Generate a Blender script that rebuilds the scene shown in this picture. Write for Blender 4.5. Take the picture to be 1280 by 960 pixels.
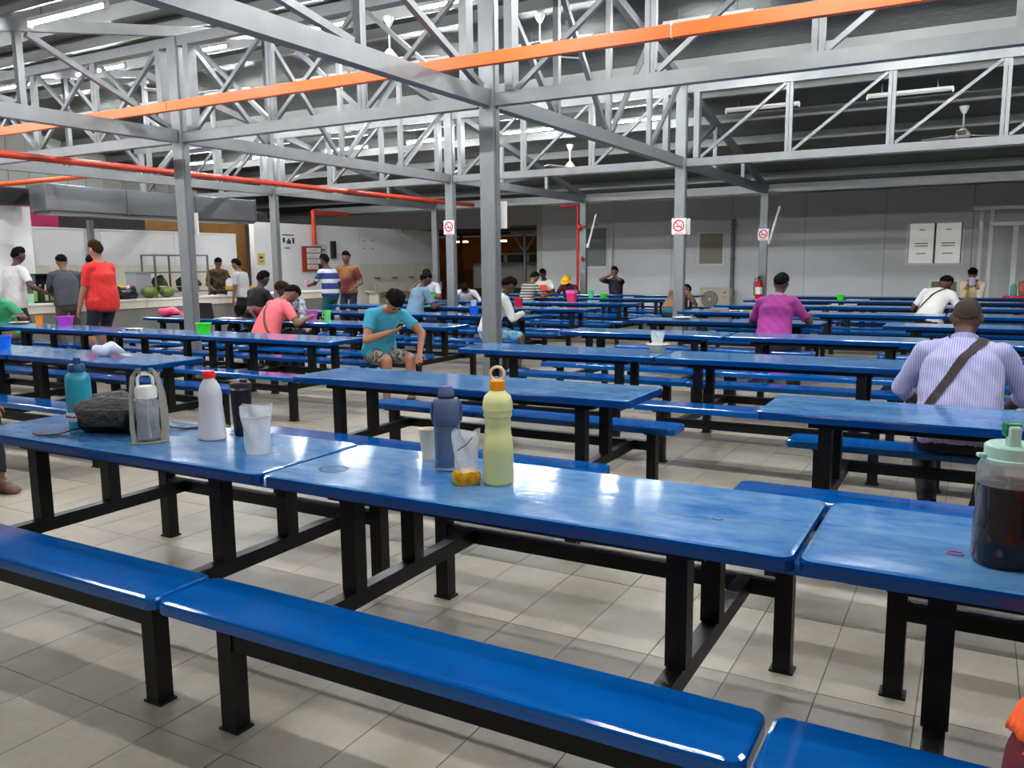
import bpy, bmesh, math, random
import numpy as np
from mathutils import Vector, Matrix
for _o in list(bpy.data.objects):
    bpy.data.objects.remove(_o)
random.seed(7)
scene = bpy.context.scene
COL = scene.collection
R = math.radians

# ------------------------------------------------------------------ camera
cam_d = bpy.data.cameras.new('camera')
cam = bpy.data.objects.new('camera', cam_d)
COL.objects.link(cam)
_yaw, _pit, _rol, _h = -0.5101, 0.1423, -0.0100, 1.483
_f = Vector((math.sin(_yaw) * math.cos(_pit), math.cos(_yaw) * math.cos(_pit), -math.sin(_pit)))
_r = Vector((math.cos(_yaw), -math.sin(_yaw), 0))
_u = _r.cross(_f)
_r2 = math.cos(_rol) * _r + math.sin(_rol) * _u
_u2 = -math.sin(_rol) * _r + math.cos(_rol) * _u
cam.matrix_world = Matrix(((_r2.x, _u2.x, -_f.x, 0), (_r2.y, _u2.y, -_f.y, 0), (_r2.z, _u2.z, -_f.z, _h), (0, 0, 0, 1)))
cam_d.sensor_fit = 'HORIZONTAL'
cam_d.sensor_width = 36.0
cam_d.lens = 1038.46 / 1280 * 36.0
cam_d.clip_end = 200
scene.camera = cam

# ------------------------------------------------------------------ world (night) and exposure
world = bpy.data.worlds.new('night')
scene.world = world
world.use_nodes = True
world.node_tree.nodes['Background'].inputs['Color'].default_value = (0.018, 0.017, 0.016, 1)
world.node_tree.nodes['Background'].inputs['Strength'].default_value = 1.0
vs = scene.view_settings
vs.view_transform = 'Standard'
vs.look = 'None'
vs.exposure = 1.15
vs.gamma = 1.0
vs.use_curve_mapping = False
TUBE_STRENGTH = 165.0

# ------------------------------------------------------------------ materials
MATS = {}
def mat(name, col, rough=0.5, metal=0.0, noise=None, bump=None, trans=0.0, alpha=1.0, emit=None, col2=None, coat=0.0, coords='Object', ior=1.45, rnd=0.0, stripes=None, spec=None):
    """noise=(scale, amount, detail) mixes col2; bump=(scale, strength); stripes=(axis, period, width, colour)"""
    if name in MATS:
        return MATS[name]
    m = bpy.data.materials.new(name)
    MATS[name] = m
    m.use_nodes = True
    nt = m.node_tree
    b = nt.nodes['Principled BSDF']
    L = nt.links.new
    c4 = (*col, 1)
    b.inputs['Base Color'].default_value = c4
    b.inputs['Roughness'].default_value = rough
    b.inputs['Metallic'].default_value = metal
    b.inputs['IOR'].default_value = ior
    if spec is not None:
        b.inputs['Specular IOR Level'].default_value = spec
    if coat:
        b.inputs['Coat Weight'].default_value = coat
        b.inputs['Coat Roughness'].default_value = 0.06
    if trans:
        b.inputs['Transmission Weight'].default_value = trans
    if alpha < 1:
        b.inputs['Alpha'].default_value = alpha
    if emit:
        b.inputs['Emission Color'].default_value = (*emit[0], 1)
        b.inputs['Emission Strength'].default_value = emit[1]
    tc = nt.nodes.new('ShaderNodeTexCoord')
    cur = None
    if noise:
        n = nt.nodes.new('ShaderNodeTexNoise')
        n.inputs['Scale'].default_value = noise[0]
        n.inputs['Detail'].default_value = noise[2] if len(noise) > 2 else 4
        L(tc.outputs[coords], n.inputs['Vector'])
        rp = nt.nodes.new('ShaderNodeValToRGB')
        rp.color_ramp.elements[0].position = 0.38
        rp.color_ramp.elements[1].position = 0.68
        k = noise[1]
        c2 = col2 or tuple(min(1, x * 1.4 + .01) for x in col)
        rp.color_ramp.elements[0].color = c4
        rp.color_ramp.elements[1].color = (*[a * (1 - k) + d * k for a, d in zip(col, c2)], 1)
        L(n.outputs['Fac'], rp.inputs['Fac'])
        cur = rp.outputs['Color']
    if stripes:
        ax, per, wd, sc = stripes
        sp = nt.nodes.new('ShaderNodeSeparateXYZ')
        L(tc.outputs['Object'], sp.inputs[0])
        mod = nt.nodes.new('ShaderNodeMath'); mod.operation = 'PINGPONG'
        mod.inputs[1].default_value = per / 2
        L(sp.outputs[ax], mod.inputs[0])
        lt = nt.nodes.new('ShaderNodeMath'); lt.operation = 'LESS_THAN'
        lt.inputs[1].default_value = wd / 2
        L(mod.outputs[0], lt.inputs[0])
        mx = nt.nodes.new('ShaderNodeMix'); mx.data_type = 'RGBA'
        L(lt.outputs[0], mx.inputs['Factor'])
        if cur: L(cur, mx.inputs['A'])
        else: mx.inputs['A'].default_value = c4
        mx.inputs['B'].default_value = (*sc, 1)
        cur = mx.outputs['Result']
    if rnd:
        oi = nt.nodes.new('ShaderNodeObjectInfo')
        mr = nt.nodes.new('ShaderNodeMapRange')
        mr.inputs['To Min'].default_value = 1 - rnd
        mr.inputs['To Max'].default_value = 1 + rnd * .6
        L(oi.outputs['Random'], mr.inputs['Value'])
        hv = nt.nodes.new('ShaderNodeHueSaturation')
        if cur: L(cur, hv.inputs['Color'])
        else: hv.inputs['Color'].default_value = c4
        L(mr.outputs['Result'], hv.inputs['Value'])
        cur = hv.outputs['Color']
    if cur:
        L(cur, b.inputs['Base Color'])
    if bump:
        n2 = nt.nodes.new('ShaderNodeTexNoise')
        n2.inputs['Scale'].default_value = bump[0]
        n2.inputs['Detail'].default_value = 3
        L(tc.outputs[coords], n2.inputs['Vector'])
        bp = nt.nodes.new('ShaderNodeBump')
        bp.inputs['Strength'].default_value = bump[1]
        bp.inputs['Distance'].default_value = 0.02
        L(n2.outputs['Fac'], bp.inputs['Height'])
        L(bp.outputs['Normal'], b.inputs['Normal'])
    return m

def lin(r, g, b):
    f = lambda v: (v / 255 / 12.92) if v <= 10 else ((v / 255 + .055) / 1.055) ** 2.4
    return (f(r), f(g), f(b))

def table_material():
    """blue glossy fibreglass, worn to a paler cloudy film where it is used"""
    m = bpy.data.materials.new('blue_fibreglass_top'); m.use_nodes = True
    nt = m.node_tree; L = nt.links.new; b = nt.nodes['Principled BSDF']
    geo = nt.nodes.new('ShaderNodeNewGeometry')
    n1 = nt.nodes.new('ShaderNodeTexNoise'); n1.inputs['Scale'].default_value = 2.6; n1.inputs['Detail'].default_value = 8; n1.inputs['Roughness'].default_value = .65
    n2 = nt.nodes.new('ShaderNodeTexNoise'); n2.inputs['Scale'].default_value = 14; n2.inputs['Detail'].default_value = 5
    mp = nt.nodes.new('ShaderNodeMapping'); mp.inputs['Scale'].default_value = (1.0, 2.2, 1.0)
    L(geo.outputs['Position'], mp.inputs[0]); L(mp.outputs[0], n1.inputs[0]); L(mp.outputs[0], n2.inputs[0])
    mul = nt.nodes.new('ShaderNodeMath'); mul.operation = 'MULTIPLY_ADD'
    L(n2.outputs['Fac'], mul.inputs[0]); mul.inputs[1].default_value = .45
    L(n1.outputs['Fac'], mul.inputs[2])
    rp = nt.nodes.new('ShaderNodeValToRGB')
    rp.color_ramp.elements[0].position = .46; rp.color_ramp.elements[0].color = (*lin(8, 88, 158), 1)
    rp.color_ramp.elements[1].position = .84; rp.color_ramp.elements[1].color = (*lin(84, 130, 172), 1)
    L(mul.outputs[0], rp.inputs['Fac'])
    # worn only on the upward face
    sep = nt.nodes.new('ShaderNodeSeparateXYZ'); L(geo.outputs['Normal'], sep.inputs[0])
    gt = nt.nodes.new('ShaderNodeMath'); gt.operation = 'GREATER_THAN'; gt.inputs[1].default_value = .9
    L(sep.outputs['Z'], gt.inputs[0])
    mx = nt.nodes.new('ShaderNodeMix'); mx.data_type = 'RGBA'
    L(gt.outputs[0], mx.inputs['Factor']); mx.inputs['A'].default_value = (*lin(0, 56, 118), 1); L(rp.outputs['Color'], mx.inputs['B'])
    L(mx.outputs['Result'], b.inputs['Base Color'])
    rr = nt.nodes.new('ShaderNodeMapRange'); L(mul.outputs[0], rr.inputs['Value'])
    rr.inputs['From Min'].default_value = .5; rr.inputs['From Max'].default_value = .9
    rr.inputs['To Min'].default_value = .05; rr.inputs['To Max'].default_value = .13
    L(rr.outputs['Result'], b.inputs['Roughness'])
    b.inputs['Specular IOR Level'].default_value = .36
    bp = nt.nodes.new('ShaderNodeBump'); bp.inputs['Strength'].default_value = .04; bp.inputs['Distance'].default_value = .02
    L(n2.outputs['Fac'], bp.inputs['Height']); L(bp.outputs['Normal'], b.inputs['Normal'])
    return m

M_TOP = table_material()
M_SEAT = mat('blue_fibreglass_seat', lin(0, 74, 146), .1, noise=(3, .55, 6), col2=lin(8, 96, 172), bump=(16, .03), spec=.6, coords='Generated')
M_BLACK = mat('black_painted_steel', (.004, .004, .0045), .42, bump=(60, .05), spec=.35)
M_STEEL = mat('grey_painted_steel', lin(128, 130, 131), .42, .15, noise=(5, .35, 5), col2=lin(108, 110, 112), coords='Object')
M_STEEL2 = mat('grey_galvanised_steel', lin(122, 124, 125), .38, .3, noise=(8, .4, 5), col2=lin(98, 100, 102))
M_ORANGE = mat('orange_enamel', lin(240, 96, 40), .35)
M_REDPIPE = mat('red_pipe_paint', lin(196, 62, 40), .4)
M_RED = mat('red_paint', lin(196, 30, 40), .35)
M_WHITE = mat('white_paint', lin(226, 226, 224), .5)
M_PLASTIC_W = mat('white_plastic', lin(222, 222, 214), .35)
M_CREAM = mat('cream_enamel', lin(206, 200, 178), .4)
M_GLASS = mat('window_glass', (.8, .85, .85), .03, trans=.0, alpha=.08)
M_DARK = mat('dark_rubber', (.012, .012, .013), .6)
M_TUBE = mat('lit_tube', (1, 1, 1), .4, emit=((.95, .98, 1.0), TUBE_STRENGTH))
M_TUBE_OFF = mat('unlit_tube', lin(200, 200, 196), .3)

# ------------------------------------------------------------------ mesh helpers
class MB:
    def __init__(s):
        s.v = []; s.f = []
    def add(s, vs, fs):
        o = len(s.v)
        s.v += [tuple(v) for v in vs]
        s.f += [tuple(i + o for i in f) for f in fs]
        return s
    def box(s, c, size, rot=None, bev=0.0):
        hx, hy, hz = (d / 2 for d in size)
        if bev <= 0:
            vs = [Vector((x, y, z)) for z in (-hz, hz) for y in (-hy, hy) for x in (-hx, hx)]
            fs = [(0, 2, 3, 1), (4, 5, 7, 6), (0, 1, 5, 4), (2, 6, 7, 3), (0, 4, 6, 2), (1, 3, 7, 5)]
        else:
            bm = bmesh.new()
            bmesh.ops.create_cube(bm, size=1)
            bmesh.ops.scale(bm, vec=size, verts=bm.verts)
            bmesh.ops.bevel(bm, geom=bm.edges[:], offset=bev, segments=2, affect='EDGES', profile=.5)
            bm.verts.ensure_lookup_table()
            vs = [v.co.copy() for v in bm.verts]
            fs = [tuple(v.index for v in f.verts) for f in bm.faces]
            bm.free()
        if rot is not None:
            vs = [rot @ v for v in vs]
        c = Vector(c)
        return s.add([v + c for v in vs], fs)
    def span(s, lo, hi, bev=0.0):
        return s.box([(a + b) / 2 for a, b in zip(lo, hi)], [abs(b - a) for a, b in zip(lo, hi)], bev=bev)
    def beam(s, a, b, w, h):
        """box from a to b; w across (horizontal), h the other way"""
        a = Vector(a); b = Vector(b); d = b - a
        q = frame(d)
        return s.box((a + b) / 2, (w, d.length, h), rot=q)
    def cap(s, a, b, ra, rb, n=12, hemi=True):
        a = Vector(a); b = Vector(b); d = b - a; ln = d.length
        q = frame(d if ln > 1e-6 else Vector((0, 0, 1)))
        rings = []
        if hemi:
            for t in (-1, -.82, -.45): rings.append((t * ra, ra * math.sqrt(max(0.0, 1 - t * t))))
        rings += [(0, ra), (ln, rb)]
        if hemi:
            for t in (.45, .82, 1): rings.append((ln + t * rb, rb * math.sqrt(max(0.0, 1 - t * t))))
        rows = []
        for y, r in rings:
            rows.append([a + q @ Vector((r * math.cos(2 * math.pi * k / n), y, r * math.sin(2 * math.pi * k / n))) for k in range(n)] if r > 1e-6 else [a + q @ Vector((0, y, 0))])
        return s.rows(rows, n, True)
    def rows(s, rows, n, close=True):
        base = len(s.v); idx = []
        for r in rows:
            idx.append(list(range(len(s.v), len(s.v) + len(r))))
            s.v += [tuple(p) for p in r]
        for A, B in zip(idx[:-1], idx[1:]):
            for k in range(n):
                k2 = (k + 1) % n
                if len(A) == 1 and len(B) == 1: continue
                if len(A) == 1: s.f.append((A[0], B[k2], B[k]))
                elif len(B) == 1: s.f.append((A[k], A[k2], B[0]))
                else: s.f.append((A[k], A[k2], B[k2], B[k]))
        if close:
            if len(idx[0]) > 1: s.f.append(tuple(reversed(idx[0])))
            if len(idx[-1]) > 1: s.f.append(tuple(idx[-1]))
        return s
    def tube(s, pts, r, n=8, closed=False):
        pts = [Vector(p) for p in pts]; rows = []; m = len(pts)
        up = None
        for i, p in enumerate(pts):
            if closed: d = pts[(i + 1) % m] - pts[i - 1]
            else: d = pts[min(i + 1, m - 1)] - pts[max(i - 1, 0)]
            d.normalize()
            if up is None:
                up = Vector((0, 0, 1)) if abs(d.z) < .9 else Vector((1, 0, 0))
            x = d.cross(up).normalized(); up = x.cross(d).normalized()
            rr = r[i] if isinstance(r, (list, tuple)) else r
            rows.append([p + rr * (math.cos(2 * math.pi * k / n) * x + math.sin(2 * math.pi * k / n) * up) for k in range(n)])
        if closed:
            rows.append(rows[0]); return s.rows(rows, n, False)
        return s.rows(rows, n, True)
    def ribbon(s, pts, wv, w, th=.004, closed=False):
        pts = [Vector(p) for p in pts]; rows = []; m = len(pts)
        for i, p in enumerate(pts):
            d = (pts[(i + 1) % m] - pts[i - 1]) if closed else (pts[min(i + 1, m - 1)] - pts[max(i - 1, 0)])
            d.normalize(); a = Vector(wv[i] if isinstance(wv, list) else wv)
            a = (a - d * a.dot(d)).normalized(); nrm = d.cross(a)
            rows.append([p + a * sx * w / 2 + nrm * sz * th / 2 for sx, sz in ((-1, -1), (1, -1), (1, 1), (-1, 1))])
        if closed:
            rows.append(rows[0]); return s.rows(rows, 4, False)
        return s.rows(rows, 4, True)
    def lathe(s, prof, n=24, c=(0, 0, 0), sx=1, sy=1):
        c = Vector(c); rows = []
        for r, z in prof:
            if r < 1e-5: rows.append([c + Vector((0, 0, z))])
            else: rows.append([c + Vector((sx * r * math.cos(2 * math.pi * k / n), sy * r * math.sin(2 * math.pi * k / n), z)) for k in range(n)])
        return s.rows(rows, n, True)
    def ell(s, c, rx, ry, rz, n=14, m=8, rot=None):
        c = Vector(c); rows = []
        for i in range(m + 1):
            t = math.pi * i / m; z = -math.cos(t) * rz; k_ = math.sin(t)
            row = [Vector((k_ * rx * math.cos(2 * math.pi * k / n), k_ * ry * math.sin(2 * math.pi * k / n), z)) for k in range(n)] if 0 < i < m else [Vector((0, 0, z))]
            rows.append([c + (rot @ p if rot is not None else p) for p in row])
        return s.rows(rows, n, True)
    def loft(s, rings, n=16):
        """rings: (centre, right, forward, rx, ry)"""
        rows = [[Vector(c) + Vector(x) * rx * math.cos(2 * math.pi * k / n) + Vector(y) * ry * math.sin(2 * math.pi * k / n) for k in range(n)] for c, x, y, rx, ry in rings]
        return s.rows(rows, n, True)
    def mesh(s, name, smooth=False):
        me = bpy.data.meshes.new(name)
        me.from_pydata(s.v, [], s.f)
        me.validate()
        bm = bmesh.new(); bm.from_mesh(me); bmesh.ops.recalc_face_normals(bm, faces=bm.faces[:]); bm.to_mesh(me); bm.free()
        if smooth:
            me.polygons.foreach_set('use_smooth', [True] * len(me.polygons))
            try: me.set_sharp_from_angle(angle=R(40))
            except Exception: pass
        return me

def frame(d):
    """rotation taking local +Y to d, keeping local Z as near world up as possible"""
    d = Vector(d).normalized()
    up = Vector((0, 0, 1)) if abs(d.z) < .999 else Vector((1, 0, 0))
    x = d.cross(up).normalized(); z = x.cross(d)
    return Matrix(((x.x, d.x, z.x), (x.y, d.y, z.y), (x.z, d.z, z.z)))

def obj(name, mb, m, parent=None, smooth=False, loc=None):
    me = mb if isinstance(mb, bpy.types.Mesh) else mb.mesh(name, smooth)
    if m is not None and not me.materials:
        me.materials.append(m)
    o = bpy.data.objects.new(name, me)
    COL.objects.link(o)
    if parent: o.parent = parent
    if loc is not None: o.location = loc
    return o

def tag(o, label, cat, group=None, kind=None):
    if label: o['label'] = label
    if cat: o['category'] = cat
    if group: o['group'] = group
    if kind: o['kind'] = kind
    return o

def thing(name, label, cat, loc=(0, 0, 0), rz=0.0, group=None):
    o = bpy.data.objects.new(name, None)
    o.empty_display_size = .1
    COL.objects.link(o)
    o.location = loc
    o.rotation_euler = (0, 0, rz)
    return tag(o, label, cat, group)

def copy_tree(o, parent=None):
    c = o.copy(); COL.objects.link(c)
    if parent: c.parent = parent
    for ch in list(o.children): copy_tree(ch, c)
    return c

def struct(name, mb, m, label=None, smooth=False, parent=None):
    o = obj(name, mb, m, parent, smooth)
    if parent is None: o['kind'] = 'structure'
    if label: o['label'] = label; o['category'] = name.split('_')[0]
    return o
ORD = ['first', 'second', 'third', 'fourth', 'fifth', 'sixth', 'seventh', 'eighth', 'ninth']
# ------------------------------------------------------------------ layout numbers (metres)
XL, XLB = -4.06, -5.555           # aisle edges: tables right of the aisle, tables left of it
Y0, PIT = 2.373, 2.077            # first row of tables and row spacing
COLX = [-4.40, -8.95, -13.55]     # columns
COLY = [7.45, 13.65, 19.85]
EAVE, RIDGE, YR = 3.18, 4.98, 10.55
SL = (RIDGE - EAVE) / (YR - 1.25)
def roof_z(y): return RIDGE - SL * abs(y - YR)
def yr(i): return Y0 + PIT * i

# ------------------------------------------------------------------ floor
M_GROUT = mat('dark_grout', lin(112, 107, 98), .85)
M_TILE = mat('worn_beige_floor_tile', lin(168, 159, 144), .42, noise=(1.1, .85, 9), col2=lin(126, 118, 105), bump=(30, .05), coords='Object', rnd=.05)
M_TILE.node_tree.nodes['Noise Texture'].inputs['Roughness'].default_value = .7
_nt = M_TILE.node_tree
_g = _nt.nodes.new('ShaderNodeNewGeometry')
for n in _nt.nodes:
    if n.type == 'TEX_NOISE': _nt.links.new(_g.outputs['Position'], n.inputs['Vector'])
fx0, fx1, fy0, fy1 = -17.2, 5.2, -6.0, 25.4
fl = struct('floor', MB().span((fx0, fy0, -.16), (fx1, fy1, -.004)), M_GROUT, 'beige tiled canteen floor with dark narrow joints')
TX, TY, GAP = .307, .617, .004
x_off, y_off = -.405, 2.87
cells = []
i0 = math.ceil((fx0 - x_off) / TX); i1 = math.floor((fx1 - x_off) / TX)
j0 = math.ceil((fy0 - y_off) / TY); j1 = math.floor((fy1 - y_off) / TY)
def in_view(x, y):
    v = Vector((x, y, 0)) - Vector((0, 0, _h)); z = v.dot(_f)
    if z < .3: return False
    px = 640 + 1038 * v.dot(_r2) / z; py = 480 - 1038 * v.dot(_u2) / z
    return -60 < px < 1340 and 300 < py < 1040
for i in range(i0, i1):
    for j in range(j0, j1):
        cx, cy = x_off + (i + .5) * TX, y_off + (j + .5) * TY
        cells.append((in_view(cx, cy), cx * cx + cy * cy, cx, cy))
vis = sorted([c for c in cells if c[0]], key=lambda c: c[1])
near = set((c[2], c[3]) for c in vis[:296])
tile_me = MB().box((0, 0, -.004), (TX - GAP, TY - GAP, .008)).mesh('tile')
tile_me.materials.append(M_TILE)
rest = MB()
for c in cells:
    if (c[2], c[3]) in near:
        o = obj('tile', tile_me, None, fl, loc=(c[2], c[3], random.uniform(-.0006, .0006)))
        o.rotation_euler = (random.uniform(-.001, .001), random.uniform(-.002, .002), 0)
    else:
        x, y = c[2], c[3]; hx, hy = (TX - GAP) / 2, (TY - GAP) / 2
        rest.add([(x - hx, y - hy, 0), (x + hx, y - hy, 0), (x + hx, y + hy, 0), (x - hx, y + hy, 0),
                  (x - hx, y - hy, -.006), (x + hx, y - hy, -.006), (x + hx, y + hy, -.006), (x - hx, y + hy, -.006)],
                 [(0, 1, 2, 3), (0, 4, 5, 1), (1, 5, 6, 2), (2, 6, 7, 3), (3, 7, 4, 0)])
tag(obj('tile_field', rest, M_TILE, fl), None, None, kind='stuff')

# ------------------------------------------------------------------ roof
M_ROOF = mat('silver_roof_insulation', lin(96, 98, 95), .33, .85, noise=(.7, .8, 6), col2=lin(64, 66, 63), bump=(9, .35), coords='Object')
M_PURLIN = mat('roof_purlin_zinc', lin(128, 130, 128), .4, .4)
rx0, rx1 = -21.0, 5.4
def slab(y0, y1):
    z0, z1 = roof_z(y0) + .26, roof_z(y1) + .26
    return [(rx0, y0, z0), (rx1, y0, z0), (rx1, y1, z1), (rx0, y1, z1), (rx0, y0, z0 + .06), (rx1, y0, z0 + .06), (rx1, y1, z1 + .06), (rx0, y1, z1 + .06)]
_F = [(0, 3, 2, 1), (4, 5, 6, 7), (0, 1, 5, 4), (1, 2, 6, 5), (2, 3, 7, 6), (3, 0, 4, 7)]
mb = MB(); mb.add(slab(1.25, YR), _F); mb.add(slab(YR, 21.2), _F)
_z0 = roof_z(1.25) + .26   # next shed of the same building, behind the camera
mb.add([(rx0, -6.5, _z0 + SL * 7.75), (rx1, -6.5, _z0 + SL * 7.75), (rx1, 1.25, _z0), (rx0, 1.25, _z0), (rx0, -6.5, _z0 + SL * 7.75 + .06), (rx1, -6.5, _z0 + SL * 7.75 + .06), (rx1, 1.25, _z0 + .06), (rx0, 1.25, _z0 + .06)], _F)
ceil = struct('ceiling', mb, M_ROOF, 'silver lined gable roof underside over the canteen')
for k in range(9):
    for sgn in (-1, 1):
        y = YR + sgn * (.35 + k * 1.24)
        if not 1.3 < y < 21.2: continue
        z = roof_z(y) + .175
        a = math.atan(SL) * (-sgn)
        rot = Matrix.Rotation(a, 3, 'X')
        pm = MB()
        pm.box((0, 0, 0), (rx1 - rx0 - .02, .012, .16), rot)
        for s2 in (-1, 1):
            pm.box(rot @ Vector((0, .025, s2 * .074)), (rx1 - rx0 - .02, .06, .012), rot)
        obj('purlin', pm, M_PURLIN, ceil, loc=((rx0 + rx1) / 2, y, z))

# ------------------------------------------------------------------ columns
CW, CD = .17, .125
def column(x, y, label, top):
    t = thing('steel_column', label, 'column', (x, y, 0), group='grey steel roof columns')
    m = MB()
    # rolled section: two flanges across, one web between, closed by a face plate
    m.box((0, 0, top / 2 + .006), (CW, CD, top - .012), bev=.008)
    obj('shaft', m, M_STEEL, t)
    for s in (-1, 1):
        obj('side_channel', MB().box((s * (CW / 2 + .004), 0, top / 2), (.008, CD * .55, top - .05)), M_STEEL2, t)
    obj('base_plate', MB().box((0, 0, .007), (.3, .3, .014), bev=.003), M_STEEL2, t)
    return t
names = {(0, 0): 'tall grey column in the aisle nearest the bottles, orange rail across it', (0, 1): 'grey column in the aisle with sign, bowl table in front', (0, 2): 'grey column by the grey wall with red extinguisher',
         (1, 0): 'grey column behind the green tub on the second table row', (1, 1): 'grey column with no smoking sign behind the blue tub', (1, 2): 'grey column with red hydrant pipe before the grey wall',
         (2, 0): 'grey column beside the tall white counter screen', (2, 1): 'dark grey column before the white wall with pictogram notice', (2, 2): 'thin grey column at the end of the white wash wall'}
for a, x in enumerate(COLX):
    for b_, y in enumerate(COLY):
        column(x, y, names[(a, b_)], roof_z(y) - .045)

# ------------------------------------------------------------------ trusses
CH = .155   # chord depth
ZB = 3.05   # underside of bottom chord
def member(parent, name, a, b, w, h, m=M_STEEL):
    a = Vector(a); b = Vector(b); c = (a + b) / 2; d = b - a
    o = obj(name, MB().box((0, 0, 0), (w, d.length, h)), m, parent, loc=c)
    o.rotation_euler = frame(d).to_euler()
    return o
def cross_truss(x, label):
    """gable truss running across the rows (along y) at one column line"""
    t = thing('gable_truss', label, 'truss', (x, YR, ZB))
    L_ = lambda y, z: (0, y - YR, z - ZB)
    zc = ZB + CH / 2
    ys = [1.25] + COLY
    for y0, y1 in zip(ys[:-1], ys[1:]):
        member(t, 'bottom_chord', L_(y0 + .09, zc), L_(y1 - .09, zc), .12, CH)
    for y0, y1 in ((1.25, YR), (YR, 19.85)):
        member(t, 'top_chord', L_(y0, roof_z(y0) + .02), L_(y1, roof_z(y1) + .02), .1, .12)
    pts = [3.35, 5.45, 9.0, YR, 12.1, 15.65, 17.75]
    for y in pts:
        member(t, 'vertical', L_(y, ZB + CH), L_(y, roof_z(y) - .04), .07, .07)
    dg = [(3.45, 5.35), (5.55, 7.3), (7.62, 8.92), (9.08, 10.45), (12.02, 10.65), (13.48, 12.18), (15.55, 13.8), (17.65, 15.75)]
    for yt, yb in dg:
        member(t, 'diagonal', L_(yt, roof_z(yt) - .06), L_(yb, ZB + CH + .02), .06, .06, M_STEEL2)
    return t
cross_truss(-4.40, 'grey gable truss on the aisle column line')
cross_truss(-8.95, 'grey gable truss over the left table block')
cross_truss(-13.55, 'grey gable truss beside the food counter')
cross_truss(4.75, 'grey gable truss beyond the man in striped shirt')

def long_truss(y, x0, x1, style, label, nv):
    t = thing('lattice_truss', label, 'truss', (x0, y, ZB))
    top = roof_z(y) - .06
    ex = .26
    zc = ZB + CH * .42
    member(t, 'bottom_chord', (.1, 0, zc - ZB), (x1 - x0 - .1, 0, zc - ZB), .1, .125)
    member(t, 'top_chord', (.1, 0, top - ZB - .05), (x1 - x0 - .1, 0, top - ZB - .05), .1, .12)
    xs = [ex + (x1 - x0 - 2 * ex) * k / nv for k in range(nv + 1)]
    for k, x in enumerate(xs):
        if k in (0, nv):
            member(t, 'end_post', (x, 0, .13), (x, 0, top - ZB - .11), .13, .09)
        else:
            for s in (-.028, .028):
                member(t, 'vertical', (x + s, 0, .13), (x + s, 0, top - ZB - .11), .05, .05)
    for k in range(nv):
        a, b = xs[k] + .07, xs[k + 1] - .06
        member(t, 'diagonal', (a, -.014, .14), (b, -.014, top - ZB - .12), .045, .045, M_STEEL2)
        if style == 'X':
            member(t, 'diagonal', (a, .034, top - ZB - .12), (b, .034, .14), .045, .045, M_STEEL2)
    return t
for yi, y in enumerate(COLY[:2]):
    nm = 'front' if yi == 0 else 'rear'
    st = 'X' if yi == 0 else '/'
    long_truss(y, -18.1, -13.55, st, 'grey %s lattice truss above the food counter' % nm, 3)
    long_truss(y, -13.55, -8.95, st, 'grey %s lattice truss bay next to the food counter' % nm, 3)
    long_truss(y, -8.95, -4.40, st, 'grey %s lattice truss bay over the left table block' % nm, 3)
    long_truss(y, -4.40, 4.75, '/', 'long grey %s lattice truss running to the grey wall side' % nm, 6)
eb = thing('eave_beam', 'grey eave beam along the column tops before the grey wall', 'beam', (0, 19.85, ZB))
for x0, x1 in ((-18.1, -13.55), (-13.55, -8.95), (-8.95, -4.4), (-4.4, 4.75)):
    member(eb, 'beam_segment', (x0 + CW / 2, 0, .1), (x1 - CW / 2, 0, .1), .1, .19)
for x in (-13.55, -8.95, -4.4, 4.75):
    for sgn in (-1,):
        pass
# near row of columns carries the front eave, outside the frame
for x in (-8.95, -4.4, 4.75):
    column(x, 1.25, 'grey steel column at the open front of the canteen', roof_z(1.25) - .045)

# orange rail on the bottom chords, and the red sprinkler pipes
t = thing('orange_rail', 'long orange steel rail laid across the truss chords', 'rail', (0, 6.5, 3.225))
for x0, x1 in ((-19.5, -13.6), (-13.59, -8.0), (-7.99, -2.2), (-2.19, 4.6)):
    m = MB(); m.box(((x0 + x1) / 2, 0, .04), (x1 - x0, .012, .1)); m.box(((x0 + x1) / 2, .03, .084), (x1 - x0, .06, .012)); m.box(((x0 + x1) / 2, .03, -.004), (x1 - x0, .06, .012))
    obj('rail_length', m, M_ORANGE, t)
def pipe(name, label, pts, r, m, fl_every=0):
    t = thing(name, label, 'pipe', pts[0])
    o = Vector(pts[0])
    for k, (a, b) in enumerate(zip(pts[:-1], pts[1:])):
        obj('pipe_run', MB().tube([Vector(a) - o, Vector(b) - o], r, 10), m, t, True)
    for p in pts[1:-1]:
        obj('elbow', MB().ell(Vector(p) - o, r * 1.25, r * 1.25, r * 1.25, 10, 6), m, t, True)
    return t
pipe('sprinkler_pipe', 'red sprinkler main hanging along the left truss line', [(-11.25, 1.6, 2.985), (-11.25, 18.2, 2.985)], .05, M_REDPIPE)
pipe('sprinkler_pipe', 'red branch pipe hanging by the big grey duct', [(-17.8, 9.55, 3.12), (-13.7, 9.55, 3.12)], .045, M_ORANGE)
pipe('sprinkler_pipe', 'red drop pipe running down to the red notice board', [(-16.35, 17.95, 2.1), (-16.35, 17.95, 3.0), (-16.35, 19.4, 3.0)], .06, M_REDPIPE)
pipe('hydrant_pipe', 'thin dark red pipe down the column by the grey wall', [(-9.12, 19.85, .05), (-9.12, 19.85, 2.98), (-9.6, 19.85, 2.98)], .035, M_RED)
o = obj('pipe_valve', MB().ell((0, 0, 0), .07, .06, .09, 12, 8).box((.1, 0, .02), (.1, .05, .05)), M_RED, None, True, (-9.02, 19.72, 2.42)); tag(o, 'red bell shaped valve on the column by the grey wall', 'valve')
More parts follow.
